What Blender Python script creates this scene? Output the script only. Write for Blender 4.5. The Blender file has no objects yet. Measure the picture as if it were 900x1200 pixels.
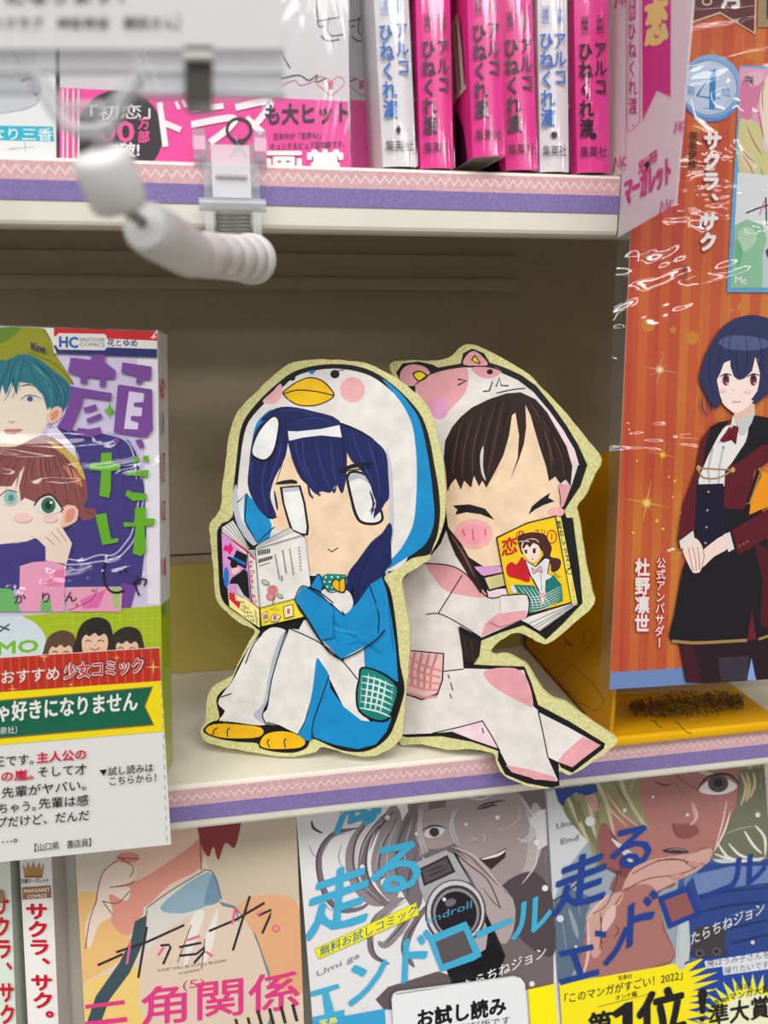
import bpy, bmesh, math, random
from mathutils import Vector as V, Euler
random.seed(7)
SC = bpy.context.scene
COL = SC.collection
S = 0.30          # one shelf unit in metres
H = 1.25          # eye height
PITCH, YAW, FPX = math.radians(14.1), math.radians(10.5), 928.0

# ---------------------------------------------------------------- camera
cam = bpy.data.cameras.new('camera')
cam.sensor_fit = 'VERTICAL'; cam.sensor_height = 24.0; cam.sensor_width = 18.0
cam.lens = FPX * 24.0 / 1200.0
cam.clip_start = 0.01; cam.clip_end = 50
co = bpy.data.objects.new('camera', cam); COL.objects.link(co)
co.location = (0, 0, H)
co.rotation_euler = Euler((math.pi/2 - PITCH, 0, -YAW), 'XYZ')
SC.camera = co
cam.dof.use_dof = True
cam.dof.focus_distance = 0.335
cam.dof.aperture_fstop = cam.lens / 3.2

# ---------------------------------------------------------------- light
wd = bpy.data.worlds.new('store_ambient'); SC.world = wd; wd.use_nodes = True
wd.node_tree.nodes['Background'].inputs[0].default_value = (1.0, 0.985, 0.96, 1)
wd.node_tree.nodes['Background'].inputs[1].default_value = 0.20

def lamp(name, loc, sx, sy, power, rx=0.0, col=(1, 0.99, 0.972)):
    l = bpy.data.lights.new(name, 'AREA'); l.shape = 'RECTANGLE'; l.size = sx; l.size_y = sy
    l.energy = power; l.color = col
    o = bpy.data.objects.new(name, l); COL.objects.link(o); o.location = loc
    o.rotation_euler = (rx, 0, 0)
    return o
lamp('ceiling_lamp', (-0.2, -0.8, 2.70), 2.4, 0.8, 44)
lamp('ceiling_lamp', (0.6, -2.4, 2.70), 2.4, 0.5, 50)
lamp('ceiling_lamp', (-2.7, -1.3, 2.70), 2.4, 0.5, 46)  # added unseen light, left: brightens the divider sheet and other left-facing sides
lamp('ceiling_lamp', (2.0, -3.9, 2.70), 2.4, 0.4, 46)

SC.view_settings.view_transform = 'Standard'
SC.view_settings.look = 'None'
SC.view_settings.exposure = 0.0
SC.view_settings.gamma = 1.0
SC.view_settings.use_curve_mapping = False

# ---------------------------------------------------------------- geometry of the view
FW = V((math.sin(YAW)*math.cos(PITCH), math.cos(YAW)*math.cos(PITCH), -math.sin(PITCH)))
RT = V((math.cos(YAW), -math.sin(YAW), 0))
UP = RT.cross(FW)
EYE = V((0, 0, H))
def ray(x, y): return FW + RT*((x-450)/FPX) - UP*((y-600)/FPX)
def U(x, y, z): return V((x*S, y*S, z*S + H))          # shelf units -> world
def at(x, y, Y):                                        # the point on depth plane Y
    d = ray(x, y); return EYE + d*(Y*S/d.y)
class Plane:
    def __init__(s, p, n): s.p = p.copy(); s.n = n.normalized()
    def hit(s, x, y, off=0.0):
        d = ray(x, y); q = s.p + s.n*off
        return EYE + d*((q-EYE).dot(s.n)/d.dot(s.n))
def face(p, lean=0.0, yaw=0.0):
    l, w = math.radians(lean), math.radians(yaw)
    return Plane(p, V((-math.sin(w)*math.cos(l), -math.cos(w)*math.cos(l), math.sin(l))))

# ---------------------------------------------------------------- materials
_m = {}
def lin(c):
    c = c/255.0
    return c/12.92 if c <= 0.04045 else ((c+0.055)/1.055)**2.4
def L3(c): return (lin(c[0]), lin(c[1]), lin(c[2]), 1)
def M(c, rough=0.5, kind='paper', spec=0.4):
    key = (c, rough, kind, spec)
    if key in _m: return _m[key]
    m = bpy.data.materials.new('%s_%02x%02x%02x' % ((kind,)+tuple(c))); m.use_nodes = True
    nt = m.node_tree; b = nt.nodes['Principled BSDF']
    b.inputs['Roughness'].default_value = rough
    b.inputs['Specular IOR Level'].default_value = spec
    b.inputs['Base Color'].default_value = L3(c)
    def node(t, **kw):
        n = nt.nodes.new(t)
        for k, v in kw.items():
            if isinstance(v, str) or not hasattr(n, 'inputs') or k not in [i.name for i in n.inputs]: setattr(n, k, v)
            else: n.inputs[k].default_value = v
        return n
    tc = node('ShaderNodeTexCoord')
    if kind in ('marker', 'foam', 'tape', 'metal_paint', 'yellowboard'):
        sc, lo, hi, bump, det = {'marker': (130, .86, 1.06, 0.02, 5), 'foam': (900, .78, 1.1, 0.25, 3), 'tape': (1400, .82, 1.12, 0.05, 2),
                       'metal_paint': (60, .95, 1.03, 0.0, 4), 'yellowboard': (25, .9, 1.06, 0.0, 4)}[kind]
        nz = node('ShaderNodeTexNoise'); nz.inputs['Scale'].default_value = sc; nz.inputs['Detail'].default_value = det
        nt.links.new(tc.outputs['Object'], nz.inputs['Vector'])
        mr = node('ShaderNodeMapRange'); mr.inputs[1].default_value = .3; mr.inputs[2].default_value = .7
        mr.inputs[3].default_value = lo; mr.inputs[4].default_value = hi
        nt.links.new(nz.outputs['Fac'], mr.inputs[0])
        mx = node('ShaderNodeVectorMath', operation='SCALE'); mx.inputs[0].default_value = L3(c)[:3]
        nt.links.new(mr.outputs[0], mx.inputs['Scale']); nt.links.new(mx.outputs[0], b.inputs['Base Color'])
        if bump:
            bp = node('ShaderNodeBump'); bp.inputs['Strength'].default_value = bump; bp.inputs['Distance'].default_value = 0.001
            nt.links.new(nz.outputs['Fac'], bp.inputs['Height']); nt.links.new(bp.outputs[0], b.inputs['Normal'])
    _m[key] = m
    return m
def clear(name, base=(255, 255, 255), body=0.06, gloss=0.12, rough=0.08, bump=0.0, scale=40, stretch=(1, 1, 1), facing=True):
    """a clear plastic sheet: mostly transparent, part glossy, a little milky"""
    if name in _m: return _m[name]
    m = bpy.data.materials.new(name); m.use_nodes = True; nt = m.node_tree
    for n in list(nt.nodes): nt.nodes.remove(n)
    out = nt.nodes.new('ShaderNodeOutputMaterial')
    tr = nt.nodes.new('ShaderNodeBsdfTransparent'); tr.inputs[0].default_value = L3(base)
    di = nt.nodes.new('ShaderNodeBsdfDiffuse'); di.inputs[0].default_value = L3(tuple(min(255, c) for c in base))
    gl = nt.nodes.new('ShaderNodeBsdfGlossy'); gl.inputs['Roughness'].default_value = rough
    a = nt.nodes.new('ShaderNodeMixShader'); a.inputs[0].default_value = body
    b = nt.nodes.new('ShaderNodeMixShader')
    nt.links.new(tr.outputs[0], a.inputs[1]); nt.links.new(di.outputs[0], a.inputs[2])
    nt.links.new(a.outputs[0], b.inputs[1]); nt.links.new(gl.outputs[0], b.inputs[2])
    if facing:
        lw = nt.nodes.new('ShaderNodeLayerWeight'); lw.inputs[0].default_value = 0.2
        mr = nt.nodes.new('ShaderNodeMapRange'); mr.inputs[3].default_value = gloss*0.6; mr.inputs[4].default_value = min(1, gloss*5)
        nt.links.new(lw.outputs['Facing'], mr.inputs[0]); nt.links.new(mr.outputs[0], b.inputs[0])
    else: b.inputs[0].default_value = gloss
    if bump:
        tc = nt.nodes.new('ShaderNodeTexCoord'); mp = nt.nodes.new('ShaderNodeMapping'); mp.inputs['Scale'].default_value = stretch
        nz = nt.nodes.new('ShaderNodeTexNoise'); nz.inputs['Scale'].default_value = scale; nz.inputs['Detail'].default_value = 3
        nz.inputs['Distortion'].default_value = 1.2
        bp = nt.nodes.new('ShaderNodeBump'); bp.inputs['Strength'].default_value = 1.0; bp.inputs['Distance'].default_value = bump
        nt.links.new(tc.outputs['Object'], mp.inputs[0]); nt.links.new(mp.outputs[0], nz.inputs['Vector'])
        nt.links.new(nz.outputs['Fac'], bp.inputs['Height'])
        nt.links.new(bp.outputs[0], gl.inputs['Normal'])
    nt.links.new(b.outputs[0], out.inputs[0])
    _m[name] = m
    return m

# ---------------------------------------------------------------- objects
def thing(name, label, cat, loc, group=None):
    o = bpy.data.objects.new(name, None); COL.objects.link(o); o.location = loc; o.empty_display_size = 0.02
    o['label'] = label; o['category'] = cat
    if group: o['group'] = group
    return o
def tag(o, label, cat, group=None):
    o['label'] = label; o['category'] = cat
    if group: o['group'] = group
    return o
def origin(o):
    p = V((0, 0, 0))
    while o is not None: p += o.location; o = o.parent
    return p
class MB:
    """collects shapes, then links them as ONE mesh object"""
    def __init__(s): s.v, s.f, s.mi, s.mats, s.sm = [], [], [], [], []
    def mat(s, m):
        if m not in s.mats: s.mats.append(m)
        return s.mats.index(m)
    def poly(s, pts, m):
        k = len(s.v); s.v += [p.copy() for p in pts]; s.f.append(tuple(range(k, k+len(pts)))); s.mi.append(s.mat(m)); s.sm.append(False)
    def add(s, vs, fs, m, smooth=False):
        k = len(s.v); s.v += [V(p) for p in vs]; i = s.mat(m)
        for f in fs: s.f.append(tuple(k+j for j in f)); s.mi.append(i); s.sm.append(smooth)
    def hexa(s, c4, d0, d1, m):
        """a slab: the quad c4 moved by d0 and by d1"""
        n = len(c4); vs = [p+d0 for p in c4] + [p+d1 for p in c4]
        fs = [tuple(range(n)), tuple(reversed(range(n, 2*n)))] + [(i, i+n, (i+1) % n+n, (i+1) % n) for i in range(n)]
        s.add(vs, fs, m)
    def box(s, lo, hi, m, bev=0.0, seg=2):
        bm = bmesh.new(); bmesh.ops.create_cube(bm, size=1)
        for v in bm.verts: v.co = V([lo[i] + (v.co[i]+.5)*(hi[i]-lo[i]) for i in range(3)])
        if bev: bmesh.ops.bevel(bm, geom=bm.edges[:], offset=bev, segments=seg, affect='EDGES', profile=.5)
        s.bm(bm, m, bool(bev))
    def bm(s, bm, m, smooth=False):
        bm.verts.index_update()
        s.add([v.co for v in bm.verts], [tuple(v.index for v in f.verts) for f in bm.faces], m, smooth); bm.free()
    def tube(s, pts, r, m, n=10, rr=None):
        rings = []; N = len(pts)
        for i, p in enumerate(pts):
            t = (pts[min(i+1, N-1)]-pts[max(i-1, 0)]).normalized()
            a = t.cross(V((0.3, 0.2, 1)));  a = a.normalized() if a.length > 1e-6 else V((1, 0, 0)); b = t.cross(a)
            q = rr[i] if rr else r
            rings.append([p + (a*math.cos(2*math.pi*j/n) + b*math.sin(2*math.pi*j/n))*q for j in range(n)])
        vs = [q for r_ in rings for q in r_]
        fs = [(i*n+j, i*n+(j+1) % n, (i+1)*n+(j+1) % n, (i+1)*n+j) for i in range(N-1) for j in range(n)]
        fs += [tuple(reversed(range(n))), tuple(range((N-1)*n, N*n))]
        s.add(vs, fs, m, True)
    def lathe(s, p, ax, prof, m, n=28):
        """prof: (distance along ax, radius)"""
        ax = ax.normalized(); a = ax.cross(V((0.31, 0.17, .9))).normalized(); b = ax.cross(a)
        vs = [p + ax*h + (a*math.cos(2*math.pi*j/n) + b*math.sin(2*math.pi*j/n))*r for h, r in prof for j in range(n)]
        N = len(prof)
        fs = [(i*n+j, i*n+(j+1) % n, (i+1)*n+(j+1) % n, (i+1)*n+j) for i in range(N-1) for j in range(n)]
        fs += [tuple(reversed(range(n))), tuple(range((N-1)*n, N*n))]
        s.add(vs, fs, m, True)
    def build(s, name, parent=None, loc=None, kind=None, sharp=None):
        if not s.v: return None
        base = origin(parent) if parent is not None else (loc or V((0, 0, 0)))
        me = bpy.data.meshes.new(name)
        me.from_pydata([tuple(v-base) for v in s.v], [], s.f)
        for m in s.mats: me.materials.append(m)
        me.polygons.foreach_set('material_index', s.mi); me.polygons.foreach_set('use_smooth', s.sm)
        me.validate(); me.update()
        o = bpy.data.objects.new(name, me); COL.objects.link(o)
        if parent is not None: o.parent = parent
        else: o.location = base
        if kind: o['kind'] = kind
        if any(s.sm): 
            bm = bmesh.new(); bm.from_mesh(me); bmesh.ops.recalc_face_normals(bm, faces=bm.faces)
            for e in bm.edges:
                if len(e.link_faces) == 2 and e.calc_face_angle(0) > (sharp or 0.7): e.smooth = False
            bm.to_mesh(me); bm.free()
        return o

# ---------------------------------------------------------------- drawing on a real surface
def P(s):
    return [tuple(float(c) for c in t.split(',')) for t in s.split()]
def cr(p, closed, k=5):
    n = len(p); out = []
    for i in range(n if closed else n-1):
        if closed: a, b, c, d = p[i-1], p[i], p[(i+1) % n], p[(i+2) % n]
        else: a, b, c, d = p[max(i-1, 0)], p[i], p[i+1], p[min(i+2, n-1)]
        for j in range(k):
            t = j/k
            out.append(tuple(0.5*((2*b[q]) + (-a[q]+c[q])*t + (2*a[q]-5*b[q]+4*c[q]-d[q])*t*t + (-a[q]+3*b[q]-3*c[q]+d[q])*t**3) for q in (0, 1)))
    if not closed: out.append(p[-1])
    return out
_gc = {}
def glyph(s, off=0.0):
    key = (s, off)
    if key not in _gc:
        c = bpy.data.curves.new('t', 'FONT'); c.body = s; c.offset = off; c.resolution_u = 2
        o = bpy.data.objects.new('t', c); COL.objects.link(o)
        me = bpy.data.meshes.new_from_object(o.evaluated_get(bpy.context.evaluated_depsgraph_get()))
        vs = [(v.co.x, v.co.y) for v in me.vertices]; fs = [tuple(p.vertices) for p in me.polygons]
        bpy.data.objects.remove(o); bpy.data.curves.remove(c); bpy.data.meshes.remove(me)
        _gc[key] = (vs, fs, min((v[0] for v in vs), default=0), max((v[0] for v in vs), default=1))
    return _gc[key]
def clip_poly(pts, q):
    """the part of a flat shape that lies inside the convex outline q"""
    ar = sum(q[i-1][0]*q[i][1]-q[i][0]*q[i-1][1] for i in range(len(q)))
    sg = 1 if ar > 0 else -1
    for i in range(len(q)):
        a, b = q[i-1], q[i]; out = []
        side = lambda p: sg*((b[0]-a[0])*(p[1]-a[1])-(b[1]-a[1])*(p[0]-a[0]))
        for j in range(len(pts)):
            p, r = pts[j-1], pts[j]; dp, dr = side(p), side(r)
            if (dp < 0) != (dr < 0):
                t = dp/(dp-dr); out.append((p[0]+(r[0]-p[0])*t, p[1]+(r[1]-p[1])*t))
            if dr >= 0: out.append(r)
        pts = out
        if len(pts) < 3: return []
    return pts
class Art:
    """ink on a flat surface: every shape lies on the plane, a few microns above the one before"""
    STEP = 6e-6
    def __init__(s, plane, root, off=1.2e-4, rough=0.5, kind='paper', spec=0.4):
        s.pl, s.root, s.off, s.n = plane, root, off, 0
        s.o = (0, 0, 1); s.parts = {}; s.order = []; s.cur = None; s.rough, s.kind, s.spec = rough, kind, spec
    def f(s, ox, oy, k): s.o = (ox, oy, 1.0/k); return s
    def part(s, name, parent=None):
        if name not in s.parts: s.parts[name] = (MB(), parent); s.order.append(name)
        s.cur = s.parts[name][0]; return s
    clip = None
    def X(s, p): return s.pl.hit(s.o[0]+p[0]*s.o[2], s.o[1]+p[1]*s.o[2], s.off + s.STEP*s.n)
    def ink(s, pts, fs, c):
        """faces over frame points, trimmed to the sheet they are printed on"""
        if s.clip is None: s.cur.add([s.X(p) for p in pts], fs, s.m(c)); return
        w = [(s.o[0]+p[0]*s.o[2], s.o[1]+p[1]*s.o[2]) for p in pts]
        ok = [len(clip_poly([p, (p[0]+1e-4, p[1]), (p[0], p[1]+1e-4)], s.clip)) > 2 for p in w]
        good = [f for f in fs if all(ok[i] for i in f)]
        if good:
            used = sorted({i for f in good for i in f}); ix = {i: k for k, i in enumerate(used)}
            s.cur.add([s.X(pts[i]) for i in used], [tuple(ix[i] for i in f) for f in good], s.m(c))
        off = s.off + s.STEP*s.n
        for f in fs:
            if all(ok[i] for i in f): continue
            r = clip_poly([w[i] for i in f], s.clip)
            if len(r) > 2: s.cur.poly([s.pl.hit(p[0], p[1], off) for p in r], s.m(c))
    def m(s, c): return c if not isinstance(c, tuple) else M(c, s.rough, s.kind, s.spec)
    def g(s, pts, c, sm=1, k=5):
        if isinstance(pts, str): pts = P(pts)
        if sm: pts = cr(pts, True, k)
        s.n += 1; s.ink(pts, [tuple(range(len(pts)))], c); return s
    def l(s, pts, w, c, sm=1, taper=0):
        if isinstance(pts, str): pts = P(pts)
        if sm and len(pts) > 2: pts = cr(pts, False, 5)
        s.n += 1; N = len(pts); vs = []
        for i, p in enumerate(pts):
            a, b = pts[max(i-1, 0)], pts[min(i+1, N-1)]
            dx, dy = b[0]-a[0], b[1]-a[1]; d = math.hypot(dx, dy) or 1
            h = w/2
            t = i/max(1, N-1)
            if taper == 1: h *= 0.15+0.85*math.sin(math.pi*min(1, max(0, t)))**.7 if 0 < t < 1 else 0.15
            elif taper == 2: h *= 1-0.85*t
            vs += [(p[0]-dy/d*h, p[1]+dx/d*h), (p[0]+dy/d*h, p[1]-dx/d*h)]
        s.ink(vs, [(2*i, 2*i+1, 2*i+3, 2*i+2) for i in range(N-1)], c); return s
    def ls(s, many, w, c, sm=1, taper=0):
        for q in many.split('|'): s.l(q, w, c, sm, taper)
        return s
    def e(s, cx, cy, rx, ry, c, rot=0, n=28):
        r = math.radians(rot); q = []
        for i in range(n):
            t = 2*math.pi*i/n; x, y = rx*math.cos(t), ry*math.sin(t)
            q.append((cx+x*math.cos(r)-y*math.sin(r), cy+x*math.sin(r)+y*math.cos(r)))
        return s.g(q, c, 0)
    def ring(s, cx, cy, r, w, c, ry=None, n=32):
        ry = ry or r
        return s.l([(cx+r*math.cos(2*math.pi*i/n), cy+ry*math.sin(2*math.pi*i/n)) for i in range(n+1)], w, c, 0)
    def _put(s, vs, fs, fn, c):
        s.ink([fn(v) for v in vs], fs, c)
    def h(s, txt, a, b, hh, c, bold=0.0, lean=0.0):
        """a line of writing whose baseline runs a -> b, em height hh"""
        vs, fs, x0, x1 = glyph(txt); s.n += 1; w = (x1-x0) or 1
        hx = bold*w*hh/(math.hypot(b[0]-a[0], b[1]-a[1]) or 1)
        def fn(v):
            t = (v[0]-x0)/w
            return (a[0]+(b[0]-a[0])*t + lean*v[1]*hh, a[1]+(b[1]-a[1])*t - v[1]*hh)
        for dx, dy in s.fat(bold): s.n += 1; s._put([(p[0]+dx*hx/max(bold, 1e-6), p[1]+dy) for p in vs], fs, fn, c)
        return s
    @staticmethod
    def fat(b):
        if not b: return [(0, 0)]
        n = 6 if b > .025 else 3
        return [(b*.8*math.cos(2*math.pi*i/n+.4), b*.8*math.sin(2*math.pi*i/n+.4)) for i in range(n)] + ([(0, 0)] if b > .06 else [])
    def v(s, txt, a, b, w, c, bold=0.0):
        """a column of writing from a (top centre) to b (bottom centre)"""
        n = len(txt); s.n += 1
        dx, dy = (b[0]-a[0])/n, (b[1]-a[1])/n; L = math.hypot(dx, dy)
        for i, ch in enumerate(txt):
            if ch in ' \u3000': continue
            vs, fs, x0, x1 = glyph(ch); cx, cy = a[0]+dx*(i+.5), a[1]+dy*(i+.5)
            def fn(q):
                u, t = q[0]-.5, q[1]-.36
                if ch in 'ー（）「」［］【】…～': u, t = t, -u
                elif ch in '、。': u, t = u+.55, t+.5
                return (cx+u*w+dx*(-t), cy-t*L)
            n0 = s.n; n1 = n0
            for ex, ey in s.fat(bold): s.n += 1; s._put([(p[0]+ex, p[1]+ey) for p in vs], fs, fn, c)
            n1, s.n = s.n, n0
        s.n = n1
        return s
    def done(s, kinds=None):
        made = {}
        for nme in s.order:
            mb, par = s.parts[nme]
            made[nme] = mb.build(nme.split(':')[0], made.get(par) or s.root)
        return made
def slab(plane, pts, thick, m, name, root, off=0.0, frame=(0, 0, 1), sm=0, jitter=0.0, k=5):
    """a flat sheet with real thickness, its front on the plane"""
    if isinstance(pts, str): pts = P(pts)
    if sm: pts = cr(pts, True, k)
    if jitter: pts = [(p[0]+random.uniform(-jitter, jitter), p[1]+random.uniform(-jitter, jitter)) for p in pts]
    c = [plane.hit(frame[0]+p[0]/frame[2], frame[1]+p[1]/frame[2], off) for p in pts]
    mb = MB(); mb.hexa(c, V((0, 0, 0)), plane.n*-thick, m)
    return mb.build(name, root)
# ================================================================ THE SETTING
mb = MB(); mb.box((-3, -5, -0.05), (4, 1.2, 0), M((104, 100, 94), .4)); mb.build('floor', kind='structure')

CREAM = M((228, 224, 210), .38, 'metal_paint', .5)
BEIGE = M((178, 166, 142), .45, 'metal_paint', .4)
mb = MB(); mb.box((-3, -5, 2.75), (4, 1.2, 2.8), M((214, 212, 206), .6)); mb.build('ceiling', kind='structure')
mb = MB(); mb.box((-3, .45, 0), (4, .50, 2.75), M((206, 202, 194), .6)); mb.build('wall_back', kind='structure')
bk = thing('bookcase', 'cream metal bookshop shelving with pink and purple taped shelf edges', 'bookcase', U(0.3, 1.2, -1.25/.30))
def shelf(x0, x1, zt, zb, pz, name='shelf'):
    """deck, front lip with rounded edge, hollow underside"""
    prof = [(1.371, zt), (1.004, zt), (1.001, zt-.0015), (1.0, zt-.004), (1.0, zb+.007), (1.0015, zb+.003), (1.006, zb), (1.034, zb), (1.034, zb+.005), (1.012, zb+.005), (1.012, zt-.014), (1.371, zt-.014)]
    mb = MB()
    vs = [U(x0, y, z) for y, z in prof] + [U(x1, y, z) for y, z in prof]; n = len(prof)
    mb.add(vs, [tuple(range(n)), tuple(range(n, 2*n))] + [(i, (i+1) % n, (i+1) % n+n, i+n) for i in range(n)], CREAM)
    sh = mb.build(name, bk)
    # paper tapes along the lip
    a, b, c = pz
    mb = MB(); e = .0012
    mb.hexa([U(x0, 1, a), U(x1, 1, a), U(x1, 1, b), U(x0, 1, b)], V((0, -e*.3, 0)), V((0, 0, 0)), M((222, 178, 184), .7, 'tape', .2))
    z0 = (a+b)/2+.0005; p, am = .0115, .0040; n = int((x1-x0)/p*2); w = .0014
    for i in range(n):
        xa, xb = x0+i*p/2, x0+(i+1)*p/2; za, zb_ = (z0+am, z0-am) if i % 2 else (z0-am, z0+am)
        mb.add([U(xa, 1-e*1.08, za-w), U(xb, 1-e*1.08, zb_-w), U(xb, 1-e*1.08, zb_+w), U(xa, 1-e*1.08, za+w)], [(0, 1, 2, 3)], M((238, 218, 208), .7))
    o = mb.build('pink_zigzag_tape', sh); o['label'] = 'pink paper tape with a white zigzag'
    mb = MB(); mb.hexa([U(x0, 1, b), U(x1, 1, b), U(x1, 1, c), U(x0, 1, c)], V((0, -e*.3, 0)), V((0, 0, 0)), M((136, 122, 178), .7, 'tape', .2))
    o = mb.build('purple_tape', sh); o['label'] = 'plain purple paper tape'
    return sh
shelf(-1.2, .4885, .168, .0945, (.1640, .1440, .1230))
shelf(.4930, 1.7, .168, .0945, (.1640, .1440, .1230))
shelf(-1.2, 1.7, -.632, -.7035, (-.6372, -.6626, -.6862))
mb = MB(); mb.box(U(-1.2, 1.371, -.41), U(1.7, 1.43, 2.0), BEIGE); mb.build('back_panel', bk)
mb = MB(); mb.box(U(-1.2, 1.371, -4.1), U(1.7, 1.43, -.414), BEIGE); mb.build('lower_back_panel', bk)
mb = MB(); mb.box(U(-1.2, 1.362, .0575), U(.4885, 1.371, .0945), BEIGE); mb.build('back_rail', bk)
mb = MB(); mb.box(U(-1.2, 1.352, .037), U(.4885, 1.371, .0575), BEIGE, .001); mb.build('back_rail', bk)
for x in (-1.24, 1.7):
    mb = MB(); mb.box(U(x, .99, -1.25/.30), U(x+.04, 1.43, 2.0), CREAM, .002); mb.build('side_panel', bk)
mb = MB(); mb.box(U(-1.2, .75, -1.25/.30), U(1.7, 1.43, -3.9), CREAM, .002); mb.build('plinth', bk)
RACK = face(U(0.1, 1.10, -.75), 17)
# sloping rack that carries the lower books: 14 mm behind their covers
n, up = RACK.n, V((0, math.sin(math.radians(17)), math.cos(math.radians(17))))
r0 = RACK.p - n*.024
c4 = [r0 + up*.0 + V((-.36, 0, 0)), r0 + V((.5, 0, 0)), r0 + up*-.29 + V((.5, 0, 0)), r0 + up*-.29 + V((-.36, 0, 0))]
mb = MB(); mb.hexa(c4, V((0, 0, 0)), n*-.003, CREAM)
mb.hexa([c4[3], c4[2], c4[2]+n*.04, c4[3]+n*.04], V((0, 0, 0)), up*-.003, CREAM)
mb.hexa([c4[3]+n*.04, c4[2]+n*.04, c4[2]+n*.043, c4[3]+n*.043], up*-.003, up*.012, CREAM)
mb.build('sloping_rack', bk)
# an olive-yellow board that stands along the foot of the back panel
mb = MB(); mb.box(U(-.9, 1.362, -.631), U(.52, 1.3705, -.428), M((196, 178, 92), .5, 'yellowboard'))
tag(mb.build('backing_board', loc=U(-.2, 1.365, -.631)), 'low olive-yellow board along the back of the middle shelf', 'board')
# ================================================================ THE TWO PAPER STANDEES
BLK = (22, 20, 24); WHT = (232, 228, 224); BLUE = (18, 142, 204); NAVY = (28, 36, 92); SKIN = (244, 214, 180)
FOAM = M((219, 214, 152), .8, 'foam', .1)
K = 2.8125
pl = face(U(.06, 1.036, -.632), 10, 16.7)
pg = thing('penguin_standee', 'flat drawn standee of a navy-haired figure in a blue and white penguin hood, reading', 'standee', U(.06, 1.06, -.632))
top = P("330,105 395,90 470,88 560,95 620,113 668,138 720,172 775,222 802,265 822,330 840,420 850,520 848,600 828,680 800,731")
bot = P("800,152 756,184 715,212 706,245 722,330 733,420 728,520 720,600 712,690 705,740 680,772 640,795 600,806 540,800 480,782 440,776 420,790 370,804 300,805 240,796 160,782 80,766 50,745 42,715 58,690 62,640 68,600 85,575 122,555 150,535 175,480 200,430 222,395 205,380 180,370 140,340 110,310 92,280 85,200 78,120 72,60 76,32")
lft = P("94,602 110,570 115,500 125,430 135,350 150,290 180,240 220,200 270,150")
B2 = lambda p: (p[0], p[1]+590.6)                  # second crop -> first crop
slab(pl, cr(top+[B2(p) for p in bot]+lft, True, 3), .0045, FOAM, 'foam_board', pg, 0, (220, 390, K), jitter=1.6)
a = Art(pl, pg, .00012, .55, 'marker', .3)
# ink outline: the whole silhouette in black
a.part('ink_outline').f(220, 390, K)
sil = P("150,520 160,430 170,340 185,290 210,253 250,208 300,163 350,128 420,108 500,103 570,113 630,138 690,183 740,233 775,283 797,350 812,430 826,510 832,590 824,660 810,700 795,731") + \
      [B2(p) for p in P("740,152 690,187 648,213 665,250 677,300 690,400 700,500 715,580 702,640 682,700 662,740 620,776 570,791 510,786 460,767 410,747 392,777 350,793 290,791 238,778 228,762 160,757 90,744 50,722 74,694 104,680 94,622 110,592 140,566 165,510 200,448 236,398 225,382 170,336 122,302 106,260 101,180 97,100 102,50 148,14")]
a.g(sil, BLK, 1, 3)
a.part('penguin_hood')
a.g("160,575 165,500 172,430 183,350 202,292 250,235 305,188 345,150 400,128 480,118 560,128 620,152 680,200 732,255 752,330 760,430 757,540 750,620 735,690 715,760 640,790 400,800 232,700 205,690 175,640", WHT, 1, 3)
a.g("640,152 690,188 735,240 765,290 783,360 797,440 808,530 813,605 804,655 775,705 700,755 648,786 655,762 700,715 740,640 752,560 755,440 748,350 735,290 700,225", BLUE, 1, 3)
a.g("655,380 672,440 678,540 680,640 668,731 660,790 652,790 664,640 662,550 655,450", (200, 200, 212))
a.g("190,530 186,560 188,625 225,690 262,690 276,630 240,580 205,540", BLUE)
a.g("213,365 222,310 245,275 276,252 262,275 240,315", BLUE)
a.g("392,126 425,122 410,138", BLUE, 0)
a.g("148,560 160,500 172,600 200,650 235,700 222,706 170,650", (196, 198, 208))
a.l("163,560 195,530 188,620 228,692 285,640", 4, BLK, 0)
a.e(543, 188, 41, 42, (238, 178, 178)); a.g("247,225 280,193 305,168 313,190 302,220 272,234", (240, 184, 186))
a.e(343, 148, 12, 10, BLK); a.e(485, 136, 15, 14, BLK); a.l("490,126 515,122", 3, BLK)
a.part('beak', 'penguin_hood')
a.g("312,200 330,180 360,160 400,146 440,154 470,180 484,206 462,226 420,241 370,241 335,225", BLK)
a.g("317,200 333,183 362,163 400,150 438,158 467,183 479,206 460,223 420,237 370,237 338,222", (246, 196, 20))
a.l("314,202 360,189 420,193 482,207", 4, BLK); a.l("335,225 322,200", 3, (220, 140, 10))
a.part('face')
face_p = P("275,470 330,400 560,400 650,470 662,560 664,650 645,700 600,760 545,796 470,796 404,786 395,690 345,655 305,650 286,640 280,600 290,560")
a.g(face_p, SKIN, 1, 3)
a.g("290,560 310,520 330,610 300,640", (247, 206, 168))
a.l("462,712 475,722 496,708", 4, BLK, 0)
a.part('eye:1', 'face')
a.g("303,508 372,502 388,560 400,640 397,668 376,668 340,655 326,612 312,562", BLK, 0)
a.g("312,512 366,508 381,562 392,640 389,662 374,660 346,648 333,610 319,562", (238, 236, 234), 0)
a.g("312,512 366,508 369,520 316,526", (190, 190, 200), 0)
a.part('eye:2', 'face')
a.g("522,470 560,455 602,478 618,530 640,582 645,618 617,634 572,629 550,602 536,552", BLK, 1, 3)
a.g("531,474 560,463 596,483 610,532 632,584 637,614 615,625 577,621 559,598 545,550", (238, 236, 234), 1, 3)
a.g("531,474 560,463 596,483 600,497 565,480 535,490", (190, 190, 200))
a.ls("600,590 618,560|608,592 628,566", 3, BLK)
a.part('hair')
a.g("240,292 275,256 330,243 420,260 500,290 520,380 505,310 332,330 300,282", NAVY, 1, 3)
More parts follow.
